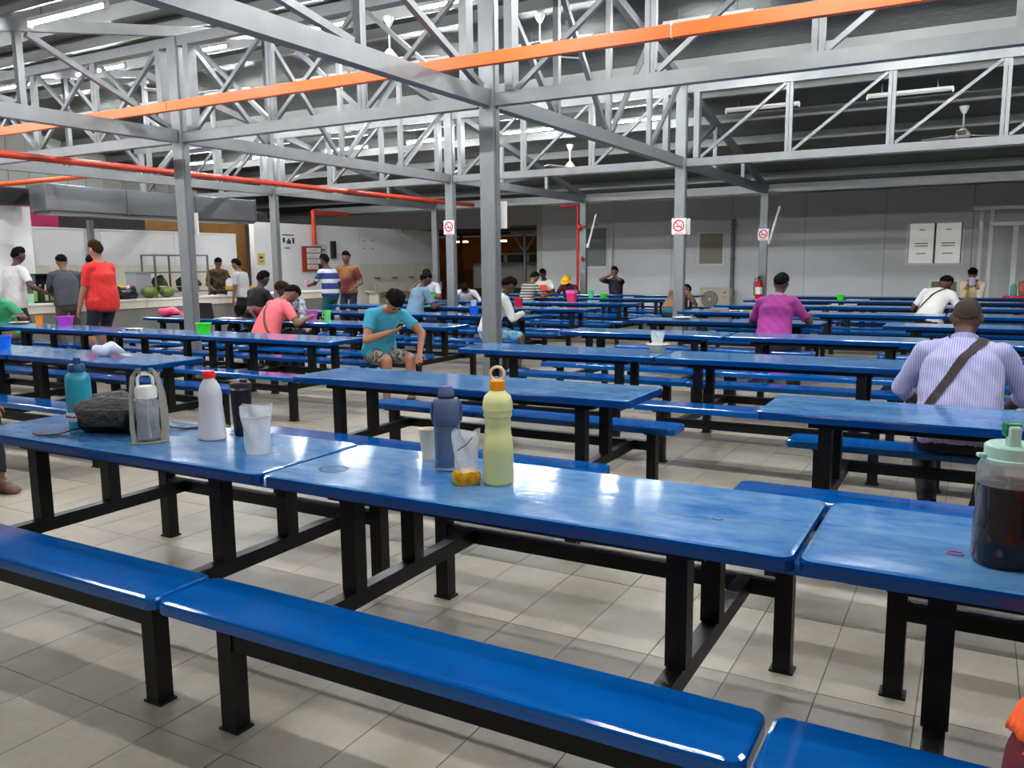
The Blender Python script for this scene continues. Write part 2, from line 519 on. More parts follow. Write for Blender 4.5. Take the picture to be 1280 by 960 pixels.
o = obj('pipe_valve', MB().ell((0, 0, 0), .05, .05, .06, 12, 8).cap((0, .0, 0), (0, .06, 0), .02, .02, 8), M_RED, None, True, (-8.93, 19.72, 1.62)); tag(o, 'small dark red stop valve lower on the column', 'valve')

# ------------------------------------------------------------------ fluorescent battens
def lamp(x, y, lit, label):
    z = roof_z(y) - .02 if y > 1.25 else EAVE + SL * (1.25 - y) - .02
    t = thing('fluorescent_batten', label, 'lamp', (x, y, z), group='fluorescent battens under the roof')
    obj('housing', MB().box((0, 0, .035), (1.24, .06, .045), bev=.006), M_PLASTIC_W, t)
    for s in (-1, 1):
        obj('end_cap', MB().box((s * .615, 0, .0), (.03, .05, .07), bev=.006), M_PLASTIC_W, t)
        obj('hanger', MB().box((s * .4, 0, .12), (.012, .012, .16)), M_STEEL2, t)
    obj('tube', MB().tube([(-.6, 0, 0), (.6, 0, 0)], .016, 8), M_TUBE if lit else M_TUBE_OFF, t, True)
    return t
for y, off in ((-1.0, 'even'), (2.2, 'even'), (5.4, ()), (9.0, ()), (11.65, ()), (15.0, (-1.14, -3.43, 1.15, 3.44))):  # row behind the camera is unseen, added as front fill
    rn = {-1.0: 'unseen added fill row', 2.2: 'front slope by the roof valley', 5.4: 'front slope half way up', 9.0: 'front slope below the ridge', 11.65: 'rear slope below the ridge', 15.0: 'rear slope half way down'}[y]
    for k in range(-2, 8):
        x = round(-1.14 - 2.29 * k, 2)
        lit = (k % 2 == 0) if off == 'even' else (x not in off)
        lamp(x, y, lit, '%s fluorescent batten, %s from the counter end, on the %s' % ('lit' if lit else 'unlit', (ORD + ['tenth'])[7 - k], rn))

# ------------------------------------------------------------------ tables with attached benches
def unit_proto(L_):
    t = thing('canteen_table', '', 'table')
    W, HT, HS, BO, BW = .585, .75, .45, .63, .245
    def slab_(lx, ly, h, c, th, r=.035):
        bm = bmesh.new()
        pts = []
        for sx, sy, a0 in ((1, 1, 0), (-1, 1, 90), (-1, -1, 180), (1, -1, 270)):
            for k in range(4):
                a = R(a0 + 30 * k)
                pts.append((sx * (lx / 2 - r) + r * math.cos(a), sy * (ly / 2 - r) + r * math.sin(a)))
        def ring(z, inset):
            out = []
            for x, y in pts:
                out.append((x * (1 - 2 * inset / lx) + c[0], y * (1 - 2 * inset / ly) + c[1], z))
            return out
        m = MB(); n = len(pts)
        m.rows([ring(h - th, .012), ring(h - th, .0), ring(h - .012, 0), ring(h - .0035, .0035), ring(h, .012)], n, True)
        return m
    obj('tabletop', slab_(L_ - .012, W, HT, (0, 0), .042), M_TOP, t)
    obj('table_frame', MB().box((0, 0, HT - .062), (L_ - .5, .42, .036)), M_BLACK, t)
    for s in (-1, 1):
        sm = slab_(L_ - .014, BW, HS, (0, s * BO), .042)
        obj('bench_seat', sm, M_SEAT, t)
        obj('bench_rail', MB().box((0, s * .615, .31), (L_ - .432, .05, .06)), M_BLACK, t)
        for e in (-1, 1): obj('seat_bracket', MB().box((e * (L_ / 2 - .185), s * BO, HS - .049), (.06, .2, .012)), M_BLACK, t)
        for e in (-1, 1):
            x = e * (L_ / 2 - .185)
            lg = obj('bench_leg', MB().box((x, s * .615, (HS - .055) / 2 + .001), (.062, .062, HS - .055)), M_BLACK, t)
            obj('foot_plate', MB().box((x, s * .615, .004), (.085, .07, .008)), M_BLACK, lg)
    for e in (-1, 1):
        x = e * (L_ / 2 - .33)
        obj('cross_beam', MB().box((x, 0, .31), (.05, 1.178, .06)), M_BLACK, t)
        for s in (-1, 1):
            obj('table_leg', MB().box((x, s * .175, (HT - .044 + .34) / 2), (.062, .062, HT - .044 - .34)), M_BLACK, t)
    return t
PROTO = {}
def place_unit(x0, L_, row, label):
    key = round(L_, 2)
    if key not in PROTO:
        PROTO[key] = unit_proto(L_); t = PROTO[key]
    else:
        t = copy_tree(PROTO[key])
    t.location = (x0 + L_ / 2, yr(row), 0)
    tag(t, label, 'table', 'blue canteen tables with attached benches')
    return t
UL, ULL = 1.85, 2.455
for row in range(0, 9):
    rw = ORD[8 - row]
    if row in (1, 4):
        spans = [(XL, ULL), (-.945, ULL)]
    else:
        n = 3 if row < 3 else 4
        spans = [(XL + UL * k, UL) for k in range(n)]
    for k, (x0, l) in enumerate(spans):
        place_unit(x0, l, row, 'blue bench table, %s row from grey wall, %s unit across aisle from counter' % (rw, ORD[k]))
    nlb = {0: 1, 1: 2, 2: 4}.get(row, 3)
    for k in range(nlb):
        place_unit(XLB - UL * (k + 1), UL, row, 'blue bench table, %s row from grey wall, %s unit on counter side of aisle' % (rw, ORD[k]))
# ------------------------------------------------------------------ grey panel building beyond the eave
M_PANEL = mat('grey_sandwich_panel', lin(220, 222, 224), .4, noise=(.6, .25, 4), col2=lin(200, 202, 204), rnd=.03)
M_TRIMW = mat('white_aluminium', lin(238, 238, 236), .4)
WY = 25.0
KX = WY / 22.2
def kz(z): return _h + (z - _h) * KX
WX0 = -12.85
wb = struct('wall_back', MB().span((WX0, WY + .045, 0), (6.2, WY + .3, 4.3)), mat('panel_core', lin(96, 97, 99), .7), 'light grey sandwich panel wall of the site building')
xs = [WX0, -10.23, -8.33, -6.47, -4.39, -2.31, -.22, 1.86, 3.94, 6.2]
for a, b_ in zip(xs[:-1], xs[1:]):
    obj('wall_panel', MB().box((0, 0, 0), (b_ - a - .012, .045, 4.28)), M_PANEL, wb, loc=((a + b_) / 2, WY + .022, 2.14))
we = struct('wall_right', MB().span((WX0 - .12, WY - .02, 0), (WX0 + .08, WY + 5.0, 4.3)), mat('pale_corner_trim', lin(190, 190, 184), .5), 'pale end wall corner of the grey panel building')
tr = struct('trim_1', MB().span((WX0 + .15, WY - .03, kz(2.62)), (6.2, WY - .002, kz(2.65))), M_TRIMW, 'thin white cable trunking along the grey panel wall')
def window(name, x0, x1, z0, z1, label, lights, posters):
    x0, x1, z0, z1 = x0 * KX, x1 * KX, kz(z0), kz(z1)
    w = struct(name, MB().span((x0 - .05, WY - .03, z0 - .05), (x1 + .05, WY - .004, z0)).span((x0 - .05, WY - .03, z1), (x1 + .05, WY - .004, z1 + .05))
               .span((x0 - .05, WY - .03, z0), (x0, WY - .004, z1)).span((x1, WY - .03, z0), (x1 + .05, WY - .004, z1)), M_TRIMW, label)
    n = lights
    for k in range(n):
        a = x0 + (x1 - x0) * k / n; b2 = x0 + (x1 - x0) * (k + 1) / n
        obj('pane', MB().span((a + .015, WY - .02, z0), (b2 - .015, WY - .016, z1)), M_GLASS, w)
        obj('sash', MB().span((b2 - .02, WY - .026, z0), (b2 + .02, WY - .006, z1)), mat('dark_sash', lin(70, 68, 64), .5), w)
        obj('blind', MB().span((a + .03, WY - .01, z0 + .01), (b2 - .03, WY - .004, z1 - .01)), posters, w)
        if posters.name.startswith('white'):
            for r_, (zz, ww) in enumerate(((.84, .3), (.5, .75), (.44, .7), (.25, .55))):
                zc = z0 + (z1 - z0) * zz; cx = (a + b2) / 2
                obj('print_line', MB().span((cx - .22 * ww, WY - .0125, zc - .014), (cx + .22 * ww, WY - .0105, zc + .014)), mat('grey_print', lin(140, 138, 136), .7) if r_ else mat('red_print', lin(196, 140, 128), .7), w)
    return w
window('window_1', -1.53, -.40, 1.42, 2.36, 'sliding window of the grey wall backed with two white posters', 2, mat('white_poster_glow', lin(240, 240, 236), .6, emit=((1, .99, .95), .11)))  # posters given a faint glow, standing in for backlight through the paper
window('window_2', -6.62, -5.98, 1.46, 2.26, 'window of the grey wall with a dull yellow blind', 1, mat('yellow_blind', lin(142, 136, 112), .7))
window('window_3', -9.95, -9.3, 1.42, 2.5, 'window of the grey wall with a greenish blind', 1, mat('green_blind', lin(120, 134, 126), .6))
window('window_4', -1.0, -.45, .75, 1.0, 'low dark olive hatch in the grey wall behind the drinking man', 1, mat('olive_blind', lin(92, 96, 70), .7))
t = thing('drain_pipe', 'grey vertical downpipe on the grey panel wall beside the cooler', 'pipe', (-5.7 * KX, WY - .08, 0))
obj('pipe_run', MB().tube([(0, 0, .02), (0, 0, 2.75)], .055, 10), M_STEEL2, t, True)
for z in (.6, 1.6, 2.6): obj('pipe_clip', MB().box((0, .02, z), (.15, .12, .04)), M_STEEL2, t)
t = thing('drain_pipe', 'thin white conduit on the wall behind the drinking man in black', 'pipe', (-9.12 * KX, WY - .06, 0))
obj('pipe_run', MB().tube([(0, 0, .02), (0, 0, 2.3)], .035, 10), M_TRIMW, t, True)
for z in (.6, 1.6): obj('pipe_clip', MB().box((0, .02, z), (.09, .09, .03)), M_TRIMW, t)
# canopy frame by the wall
t = thing('canopy_frame', 'whitish steel canopy frame standing before the grey panel wall', 'frame', (0, 24.0, 0))
for x in (-.03, .19): obj('post', MB().box((x, 0, 1.36), (.085, .085, 2.72)), M_TRIMW, t)
obj('post', MB().box((2.6, 0, 1.36), (.085, .085, 2.72)), M_TRIMW, t)
obj('top_rail', MB().box((1.25, 0, 2.77), (2.95, .1, .1)), M_TRIMW, t)
obj('cross_rail', MB().box((1.4, 0, 2.37), (2.34, .05, .08)), M_TRIMW, t)
obj('inner_post', MB().box((.72, .1, 1.16), (.11, .05, 2.33)), M_TRIMW, t)
# air conditioner outdoor unit
t = thing('air_conditioner', 'cream outdoor air conditioner unit at the foot of the grey wall', 'air conditioner', (-6.12 * KX + .1, 24.6, 0))
M_AC = mat('ac_casing', lin(198, 190, 170), .5)
obj('casing', MB().box((0, 0, .42), (.9, .3, .66), bev=.015), M_AC, t)
obj('fan_grille', MB().lathe([(0, 0), (.25, 0), (.25, .012), (.21, .02), (0, .02)], 28), mat('ac_grille', lin(120, 114, 102), .5), t, True)
t.children[-1].location = (-.14, -.151, .42); t.children[-1].rotation_euler = (R(90), 0, 0)
for k in range(4):
    m = MB(); r_ = .06 + .045 * k
    m.tube([(r_ * math.cos(a * math.pi / 12), 0, r_ * math.sin(a * math.pi / 12)) for a in range(24)], .005, 5, True)
    obj('guard_ring', m, M_AC, t, loc=(-.14, -.178, .42))
obj('hub', MB().ell((-.14, -.178, .42), .035, .012, .035, 12, 6), M_PLASTIC_W, t, True)
obj('side_panel', MB().box((.32, -.152, .42), (.2, .01, .6), bev=.003), M_AC, t)
obj('badge', MB().box((.3, -.159, .62), (.06, .006, .03)).box((.31, -.159, .5), (.07, .006, .015)), M_DARK, t)
for s in (-1, 1): obj('foot', MB().box((s * .32, 0, .045), (.08, .34, .09)), M_STEEL2, t)

# ------------------------------------------------------------------ no smoking signs
M_SIGN = mat('sign_white', lin(232, 228, 226), .4)
M_SIGNR = mat('sign_red', lin(206, 46, 52), .4)
def smoke_sign(loc, rz, label, s=.24):
    t = thing('no_smoking_sign', label, 'sign', loc, rz, 'no smoking signs on columns')
    obj('plate', MB().box((0, 0, 0), (s, .006, s * 1.1), bev=.002), M_SIGN, t)
    r_ = s * .36
    ri, ro = r_ * .84, r_ * 1.14
    rows_ = [[(q * math.cos(k * math.pi / 16), yy, q * math.sin(k * math.pi / 16) + .01) for k in range(32)] for q, yy in ((ri, -.003), (ri, -.006), (ro, -.006), (ro, -.003))]
    obj('ring', MB().rows(rows_ + [rows_[0]], 32, False), M_SIGNR, t)
    obj('slash', MB().box((0, -.006, .01), (r_ * 2, .003, s * .075), Matrix.Rotation(R(45), 3, 'Y')), M_SIGNR, t)
    obj('cigarette', MB().box((0, -.0045, -.005), (s * .46, .003, s * .07)), M_DARK, t)
    obj('smoke_mark', MB().box((s * .2, -.0045, s * .1), (s * .05, .003, s * .14)), M_DARK, t)
    obj('caption', MB().box((0, -.0042, -s * .46), (s * .6, .002, s * .05)), M_SIGNR, t)
    return t
smoke_sign((-4.40, 13.65 - CD / 2 - .008, 2.09), 0, 'square no smoking sign on the aisle column before the bowed diner')
smoke_sign((-4.40, 19.85 - CD / 2 - .008, 2.12), 0, 'square no smoking sign above the red extinguisher column')
smoke_sign((-8.95, 13.65 - CD / 2 - .008, 2.21), 0, 'square no smoking sign on column behind the blue tub')
smoke_sign((-4.375, 7.45 + CD / 2 + .016, 1.99), R(180), 'sign on the far face of the tall aisle column, seen edge-on', .25)
smoke_sign((-8.93, 7.45 + CD / 2 + .016, 2.05), R(180), 'sign on the far face of the column behind the green tub', .25)
smoke_sign((-4.37, 13.65 + CD / 2 + .016, 2.09), R(180), 'sign on the far face of the aisle column before the bowed diner', .24)

# column stays
for x, lab in ((-4.4, 'short white stay slanting up behind the extinguisher column'), (-8.95, 'short white stay slanting up beside the hydrant column')):
    o = obj('slanting_stay', MB().tube([(0, 0, 0), (.2, .05, .8)], .026, 8).box((-.01, 0, 0), (.05, .06, .1)), M_TRIMW, None, True, (x + CW / 2 + .04, 19.85, 1.95)); tag(o, lab, 'stay')

# fire extinguishers
def extinguisher(loc, label):
    t = thing('fire_extinguisher', label, 'extinguisher', loc)
    obj('cylinder', MB().lathe([(0, 0), (.075, 0), (.085, .015), (.085, .38), (.07, .43), (.03, .46), (.03, .48), (0, .48)], 20), M_RED, t, True)
    obj('valve', MB().box((0, 0, .5), (.05, .03, .05)).box((.03, 0, .54), (.12, .02, .015)).box((.03, 0, .51), (.1, .02, .012)), M_DARK, t)
    obj('hose', MB().tube([(.03, 0, .5), (-.08, 0, .5), (-.11, 0, .35), (-.1, 0, .1)], .012, 6), M_DARK, t, True)
    obj('label_band', MB().lathe([(.086, .14), (.0865, .14), (.0865, .3), (.086, .3)], 20), M_SIGN, t, True)
    obj('wall_bracket', MB().box((0, .085, .22), (.12, .03, .06)), M_STEEL2, t)
extinguisher((-4.44, 19.85 - CD / 2 - .115, .62), 'red fire extinguisher hung on the column behind the purple shirt')

# ------------------------------------------------------------------ ceiling fans
def fan(x, y, drop, label, turn):
    z = roof_z(y) + .07
    t = thing('ceiling_fan', label, 'fan', (x, y, z), turn, 'white ceiling fans')
    obj('canopy', MB().lathe([(0, 0), (.075, 0), (.07, -.04), (.03, -.12), (0, -.12)], 18), M_PLASTIC_W, t, True)
    obj('rod', MB().tube([(0, 0, -.1), (0, 0, -drop)], .013, 8), M_PLASTIC_W, t, True)
    obj('motor', MB().lathe([(0, -drop + .09), (.03, -drop + .08), (.1, -drop), (.12, -drop - .04), (.1, -drop - .09), (.04, -drop - .11), (0, -drop - .11)], 20), M_CREAM, t, True)
    for k in range(3):
        a = R(120 * k)
        q = Matrix.Rotation(a, 3, 'Z')
        b = obj('blade', MB().box(q @ Vector((.42, 0, -drop - .05)), (.56, .13, .008), q @ Matrix.Rotation(R(9), 3, 'X')), M_PLASTIC_W, t)
        obj('blade_arm', MB().box(q @ Vector((.14, 0, -drop - .045)), (.1, .04, .012), q), M_CREAM, b)
fan(-7.35, 9.75, .5, 'white ceiling fan below the ridge over the left tables', .3)
fan(-5.62, 10.95, .5, 'cream ceiling fan below the ridge beside the aisle column', .9)
fan(-7.62, 16.2, .42, 'white ceiling fan over the tables before the hydrant pipe', .2)
fan(-.38, 16.0, .42, 'white ceiling fan before the poster window', .5)
fan(-12.0, 10.2, .5, 'white ceiling fan over the tables next to the counter', .1)

# ------------------------------------------------------------------ counter side: walls, counter, duct
M_WPANEL = mat('white_wall_panel', lin(236, 235, 235), .45, noise=(.5, .2, 3), col2=lin(226, 225, 225), rnd=.02)
M_BEIGE = mat('beige_wall_tile', lin(226, 218, 204), .35, noise=(2, .2, 3), col2=lin(212, 204, 190))
WX = -16.5
wl = struct('wall_left', MB().span((WX - .16, 9.6, 0), (WX - .03, 15.25, 2.3)), M_WPANEL, 'white wall behind the food counter, beige tile below')
for k in range(3):
    a = 9.6 + 1.883 * k
    obj('wall_panel', MB().box((0, 0, 0), (.03, 1.873, .74)), M_WPANEL, wl, loc=(WX - .015, a + .9415, 1.93))
tm = MB().box((0, 0, 0), (.03, .352, .5)).mesh('wall_tile'); tm.materials.append(M_BEIGE)
for k in range(16):
    for j in range(3):
        obj('wall_tile', tm, None, wl, loc=(WX - .015, 9.777 + k * .3585, 1.305 - j * .506))
obj('top_trim', MB().span((WX - .17, 9.6, 2.3), (WX + .01, 15.25, 2.335)), M_TRIMW, wl)
wl2 = struct('wall_left_rear', MB().span((WX - .16, 15.85, 0), (WX - .03, 24.3, 2.66)), M_WPANEL, 'long white wall with notices and wash taps')
for k in range(4):
    a = 15.85 + 2.1125 * k
    obj('wall_panel', MB().box((0, 0, 0), (.03, 2.1025, 1.11 if k > 1 else 2.65)), M_WPANEL, wl2, loc=(WX - .015, a + 1.056, 2.105 if k > 1 else 1.33))
for k in range(11):
    for j in range(3):
        obj('wall_tile', tm, None, wl2, loc=(WX - .012, 20.26 + k * .3585, 1.295 - j * .506))
wl3 = struct('wall_screen', MB().span((-15.62, 6.2, 0), (-15.5, 9.4, 2.64)), M_WPANEL, 'tall plain white screen wall at the end of the counter')
br = struct('wall_brown', MB().span((-17.0, 13.0, 0), (-16.9, 15.95, 2.78)), mat('brown_board', lin(134, 92, 44), .6, noise=(3, .4, 4), col2=lin(104, 70, 34)), 'brown boarded wall behind the white counter wall')
o = obj('banner', MB().span((-17.05, 9.9, 2.0), (-17.0, 10.9, 2.8)), mat('magenta_cloth', lin(150, 24, 74), .7)); tag(o, 'dark magenta cloth banner above the white counter wall', 'banner')
o['kind'] = 'structure'; o.name = 'trim_2'
gw = struct('wall_gable', MB().span((-20.6, -1, 3.2), (-20.5, 21, 5.2)), mat('gable_cladding', lin(176, 176, 170), .5), 'pale ribbed gable cladding high above the counter')
rib = MB().box((0, 0, 0), (.04, .06, 1.9)).mesh('rib'); rib.materials.append(MATS['gable_cladding'])
for k in range(36): obj('rib', rib, None, gw, loc=(-20.48, 1.5 + k * .5, 4.2))
t = thing('exhaust_duct', 'large smooth grey exhaust duct hung above the counter', 'duct', (-15.3, 9.4, 2.56))
M_DUCT = mat('duct_grey', lin(120, 122, 126), .28, .3)
for k in range(3):
    obj('duct_section', MB().box((0, .85 + 1.7 * k, .245), (.6, 1.69, .49), bev=.02), M_DUCT, t)
    obj('duct_flange', MB().box((0, 1.7 * (k + 1) - .0, .245), (.64, .02, .53)), M_DUCT, t)
obj('grease_tray', MB().box((.0, 2.6, -.03), (.5, 5.0, .05)), M_DUCT, t)
t = thing('loudspeaker', 'small black box loudspeaker on the screen wall by the duct', 'speaker', (-15.3, 8.95, 2.645))
obj('cabinet', MB().box((0, 0, .15), (.3, .52, .3), bev=.01), M_DARK, t); obj('grille', MB().box((.152, 0, .15), (.01, .44, .24)), M_BLACK, t)
# post behind the counter wall
o = obj('wall_post', MB().box((0, 0, 1.25), (.1, .1, 2.5)), M_STEEL2, None, loc=(-16.4, 11.2, 0)); tag(o, 'thin grey post against the white counter wall', 'post')
# counter
t = thing('food_counter', 'long white tiled food counter with grey front', 'counter', (-14.55, 12.3, 0))
obj('counter_base', MB().box((0, 0, .36), (.64, 7.9, .72)), mat('counter_front_grey', lin(128, 126, 120), .5, noise=(2, .3, 4), col2=lin(112, 110, 104)), t)
for k in range(13):
    obj('counter_tile', MB().box((.33, -3.65 + k * .608, .8), (.02, .6, .15)), M_BEIGE, t)
obj('counter_top', MB().box((0, 0, .88), (.72, 8.0, .04), bev=.006), M_WHITE, t)
# wash taps with a trough
t = thing('wash_trough', 'white hand wash trough under the wall taps', 'trough', (-16.24, 22.0, .7))
obj('trough_front', MB().box((.2, 0, .12), (.03, 3.6, .26)), M_BEIGE, t); obj('trough_bed', MB().box((0, 0, .02), (.42, 3.6, .04)), M_BEIGE, t)
for s in (-1, 1): obj('bracket', MB().box((0, s * 1.6, -.35), (.36, .08, .7)), M_BEIGE, t)
for k, y in enumerate((19.9, 20.85, 21.75, 22.65)):
    t = thing('wash_tap', 'chrome wash tap on the beige wall, %s from the notices' % ORD[k], 'tap', (-16.5, y, 1.1), group='row of chrome wash taps on the beige wall')
    M_CHROME = mat('chrome', (.25, .25, .26), .2, .9)
    obj('spout', MB().tube([(0, 0, 0), (.09, 0, .01), (.12, 0, -.05)], .016, 8), M_CHROME, t, True)
    for s in (-1, 1): obj('tap_handle', MB().box((.05, s * .09, .03), (.04, .07, .03)).tube([(0, s * .09, 0), (.05, s * .09, .02)], .012, 6), M_CHROME, t)
# notices on the long white wall
t = thing('notice_board', 'red framed board holding four white notices on white wall', 'board', (-16.47, 17.93, 1.38))
M_RBOARD = mat('red_brown_board', lin(160, 66, 40), .5)
obj('backing', MB().box((.02, 0, .33), (.04, .78, .7), bev=.004), M_RBOARD, t)
for k in range(4):
    s = obj('notice_sheet', MB().box((.045, .06 - (.06 if k == 0 else 0), .105 + k * .155), (.006, .56 if k else .44, .125)), M_SIGN, t)
    for j in range(2): obj('text_line', MB().box((.049, .02, .085 + k * .155 + j * .045), (.002, .36, .012)), mat('grey_print', lin(140, 138, 136), .7), s)
obj('lamp_cap', MB().box((.06, .3, .1), (.05, .16, .18)), mat('dark_red', lin(92, 40, 34), .5), t)
def notice(y, z, w, h, col, label, marks):
    t = thing('wall_notice', label, 'notice', (-16.495, y, z))
    obj('sheet', MB().box((0, 0, 0), (.006, w, h)), col, t)
    for (my, mz, mw, mh) in marks:
        obj('printed_mark', MB().box((.0045, my, mz), (.002, mw, mh)), mat('black_print', lin(64, 62, 66), .7), t)
notice(16.06, 1.7, .26, .3, mat('yellow_notice', lin(216, 190, 112), .6), 'small yellow notice on white wall beside brown board', [(0, .04, .12, .06), (0, -.06, .16, .02)])
notice(17.08, 2.16, .56, .5, M_WPANEL, 'white notice with black pictograms on the long white wall', [(0, .19, .46, .03), (-.17, .05, .09, .13), (.02, .0, .16, .1), (.02, .06, .06, .08), (.19, .04, .08, .16), (-.05, -.16, .2, .03)])
notice(18.42, 1.92, .42, .4, mat('lilac_notice', lin(196, 196, 212), .6), 'pale lilac notice beside the red framed board', [(0, .05, .24, .04), (0, .0, .2, .02)])
notice(20.5, 2.15, .55, .36, M_WPANEL, 'faded white sheet with four faint marks above beige tiles', [(-.2, .12, .05, .04), (.2, .12, .05, .04), (-.2, -.12, .05, .04), (.2, -.12, .05, .04)])
o = obj('wall_speaker', MB().box((0, 0, 0), (.1, .16, .5), bev=.01), M_DARK, None, loc=(-16.43, 18.82, 1.97)); tag(o, 'tall black box fixed to the long white wall', 'speaker')

# ------------------------------------------------------------------ night yard seen past the wall end
yg = struct('ground', MB().span((-60, 25.4, -.2), (20, 70, -.02)).span((-60, -30, -.2), (fx0, 25.4, -.02)).span((fx1, -30, -.2), (30, 25.4, -.02)), mat('yard_ground', lin(70, 60, 50), .9, noise=(.4, .5, 5), col2=lin(40, 34, 28)), 'dark bare yard ground outside')
t = thing('parked_van', 'pale van parked in the dark yard past the white wall', 'van', (-15.4, 28.5, 0), R(12))
M_VAN = mat('van_paint', lin(150, 146, 138), .4)
obj('body', MB().box((0, 0, 1.0), (3.6, 1.6, 1.1), bev=.1), M_VAN, t)
obj('cab_roof', MB().box((.1, 0, 1.72), (2.9, 1.45, .45), bev=.12), M_VAN, t)
obj('windscreen', MB().box((1.5, 0, 1.55), (.12, 1.2, .45), Matrix.Rotation(R(-20), 3, 'Y')), M_DARK, t)
for k in range(3): obj('side_window', MB().box((-.9 + k * .85, -.735, 1.72), (.7, .03, .28)), M_DARK, t)
for sx in (-1, 1):
    for sy in (-1, 1):
        w = obj('wheel', MB().cap((sx * 1.15, sy * .72, .33), (sx * 1.15, sy * .82, .33), .32, .32, 16, False), M_DARK, t, True)
        obj('hub_cap', MB().cap((sx * 1.15, sy * .82, .33), (sx * 1.15, sy * .85, .33), .16, .14, 12, False), M_STEEL2, w, True)
obj('bumper', MB().box((0, -.82, .55), (3.4, .06, .15)), M_DARK, t)
M_GLOW = mat('warm_shed_light', (1, .6, .25), .5, emit=((1.0, .5, .16), 9.0))
t = thing('yard_lamp_post', 'grey forked post standing in the dark yard', 'post', (-13.98, 26.0, 0))
obj('post', MB().tube([(0, 0, 0), (0, 0, 2.5)], .06, 10), M_STEEL2, t, True)
for s in (-1, 1): obj('arm', MB().beam((0, 0, 1.9), (s * .42, 0, 2.5), .06, .06), M_STEEL2, t)
obj('head_rail', MB().box((0, 0, 2.6), (1.1, .1, .14)), M_STEEL2, t)
obj('head_rail', MB().box((0, 0, 2.82), (1.1, .1, .06)), M_STEEL2, t)
t = thing('site_shed', 'timber site shed with warm lit openings in the yard', 'shed', (-20.5, 33.0, 0), R(8))
M_TIMB = mat('shed_timber', lin(96, 62, 36), .8, noise=(4, .5, 4), col2=lin(60, 38, 22))
obj('rear_wall', MB().box((0, 1.2, 1.4), (6.4, .1, 2.8)), M_TIMB, t)
obj('roof', MB().box((0, 0, 3.0), (7.0, 3.2, .12), Matrix.Rotation(R(6), 3, 'X')), M_TIMB, t)
for k in range(5): obj('post', MB().box((-3 + k * 1.5, -1.2, 1.45), (.12, .12, 2.9)), M_TIMB, t)
for k in range(4): obj('shelf_board', MB().box((-2.25 + k * 1.5, -1.1, 1.0), (1.3, .3, .5)), M_TIMB, t)
for k in range(3): obj('lamp_strip', MB().box((-2.2 + k * 1.9, -.6, 2.55), (.7, .08, .06)), M_GLOW, t)
t = thing('yard_lantern', 'small bright lantern hung in the dark yard', 'lamp', (-15.2, 30.5, 0))
obj('pole', MB().tube([(0, 0, 0), (0, 0, 2.3)], .04, 8), M_DARK, t, True)
obj('bulb', MB().ell((.0, 0, 2.36), .07, .07, .07, 12, 8), mat('bulb_glow', (1, .9, .7), .5, emit=((1, .8, .5), 30)), t, True)
# ------------------------------------------------------------------ people
SKIN = {k: mat('skin_' + k, c, .55) for k, c in dict(dark=lin(82, 54, 42), brown=lin(118, 80, 60), tan=lin(160, 112, 86), light=lin(188, 138, 112)).items()}
M_HAIR = mat('black_hair', (.006, .005, .005), .95, bump=(90, .6), spec=.08)
M_HAIRB = mat('brown_hair', lin(48, 32, 22), .95, bump=(90, .6), spec=.08)
M_HAIRG = mat('cropped_grey_hair', lin(58, 46, 40), .8, bump=(120, .3), spec=.2)
M_EYE = mat('dark_eye', (.01, .008, .008), .3)
M_MOUTH = mat('lip', lin(120, 64, 58), .6)

def ik(a, b, l1, l2, pole):
    a = Vector(a); b = Vector(b); d = b - a; ln = d.length
    mx = (l1 + l2) * .999
    if ln > mx:
        b = a + d * (mx / ln); d = b - a; ln = mx
    x = (l1 * l1 - l2 * l2 + ln * ln) / (2 * ln)
    h = math.sqrt(max(0, l1 * l1 - x * x))
    n = d / ln; p = Vector(pole); p = (p - n * p.dot(n)).normalized()
    return a + n * x + p * h, b

def cloth(name, *a, **k):
    k.setdefault('bump', (28, .18))
    return mat(name, *a, **k)

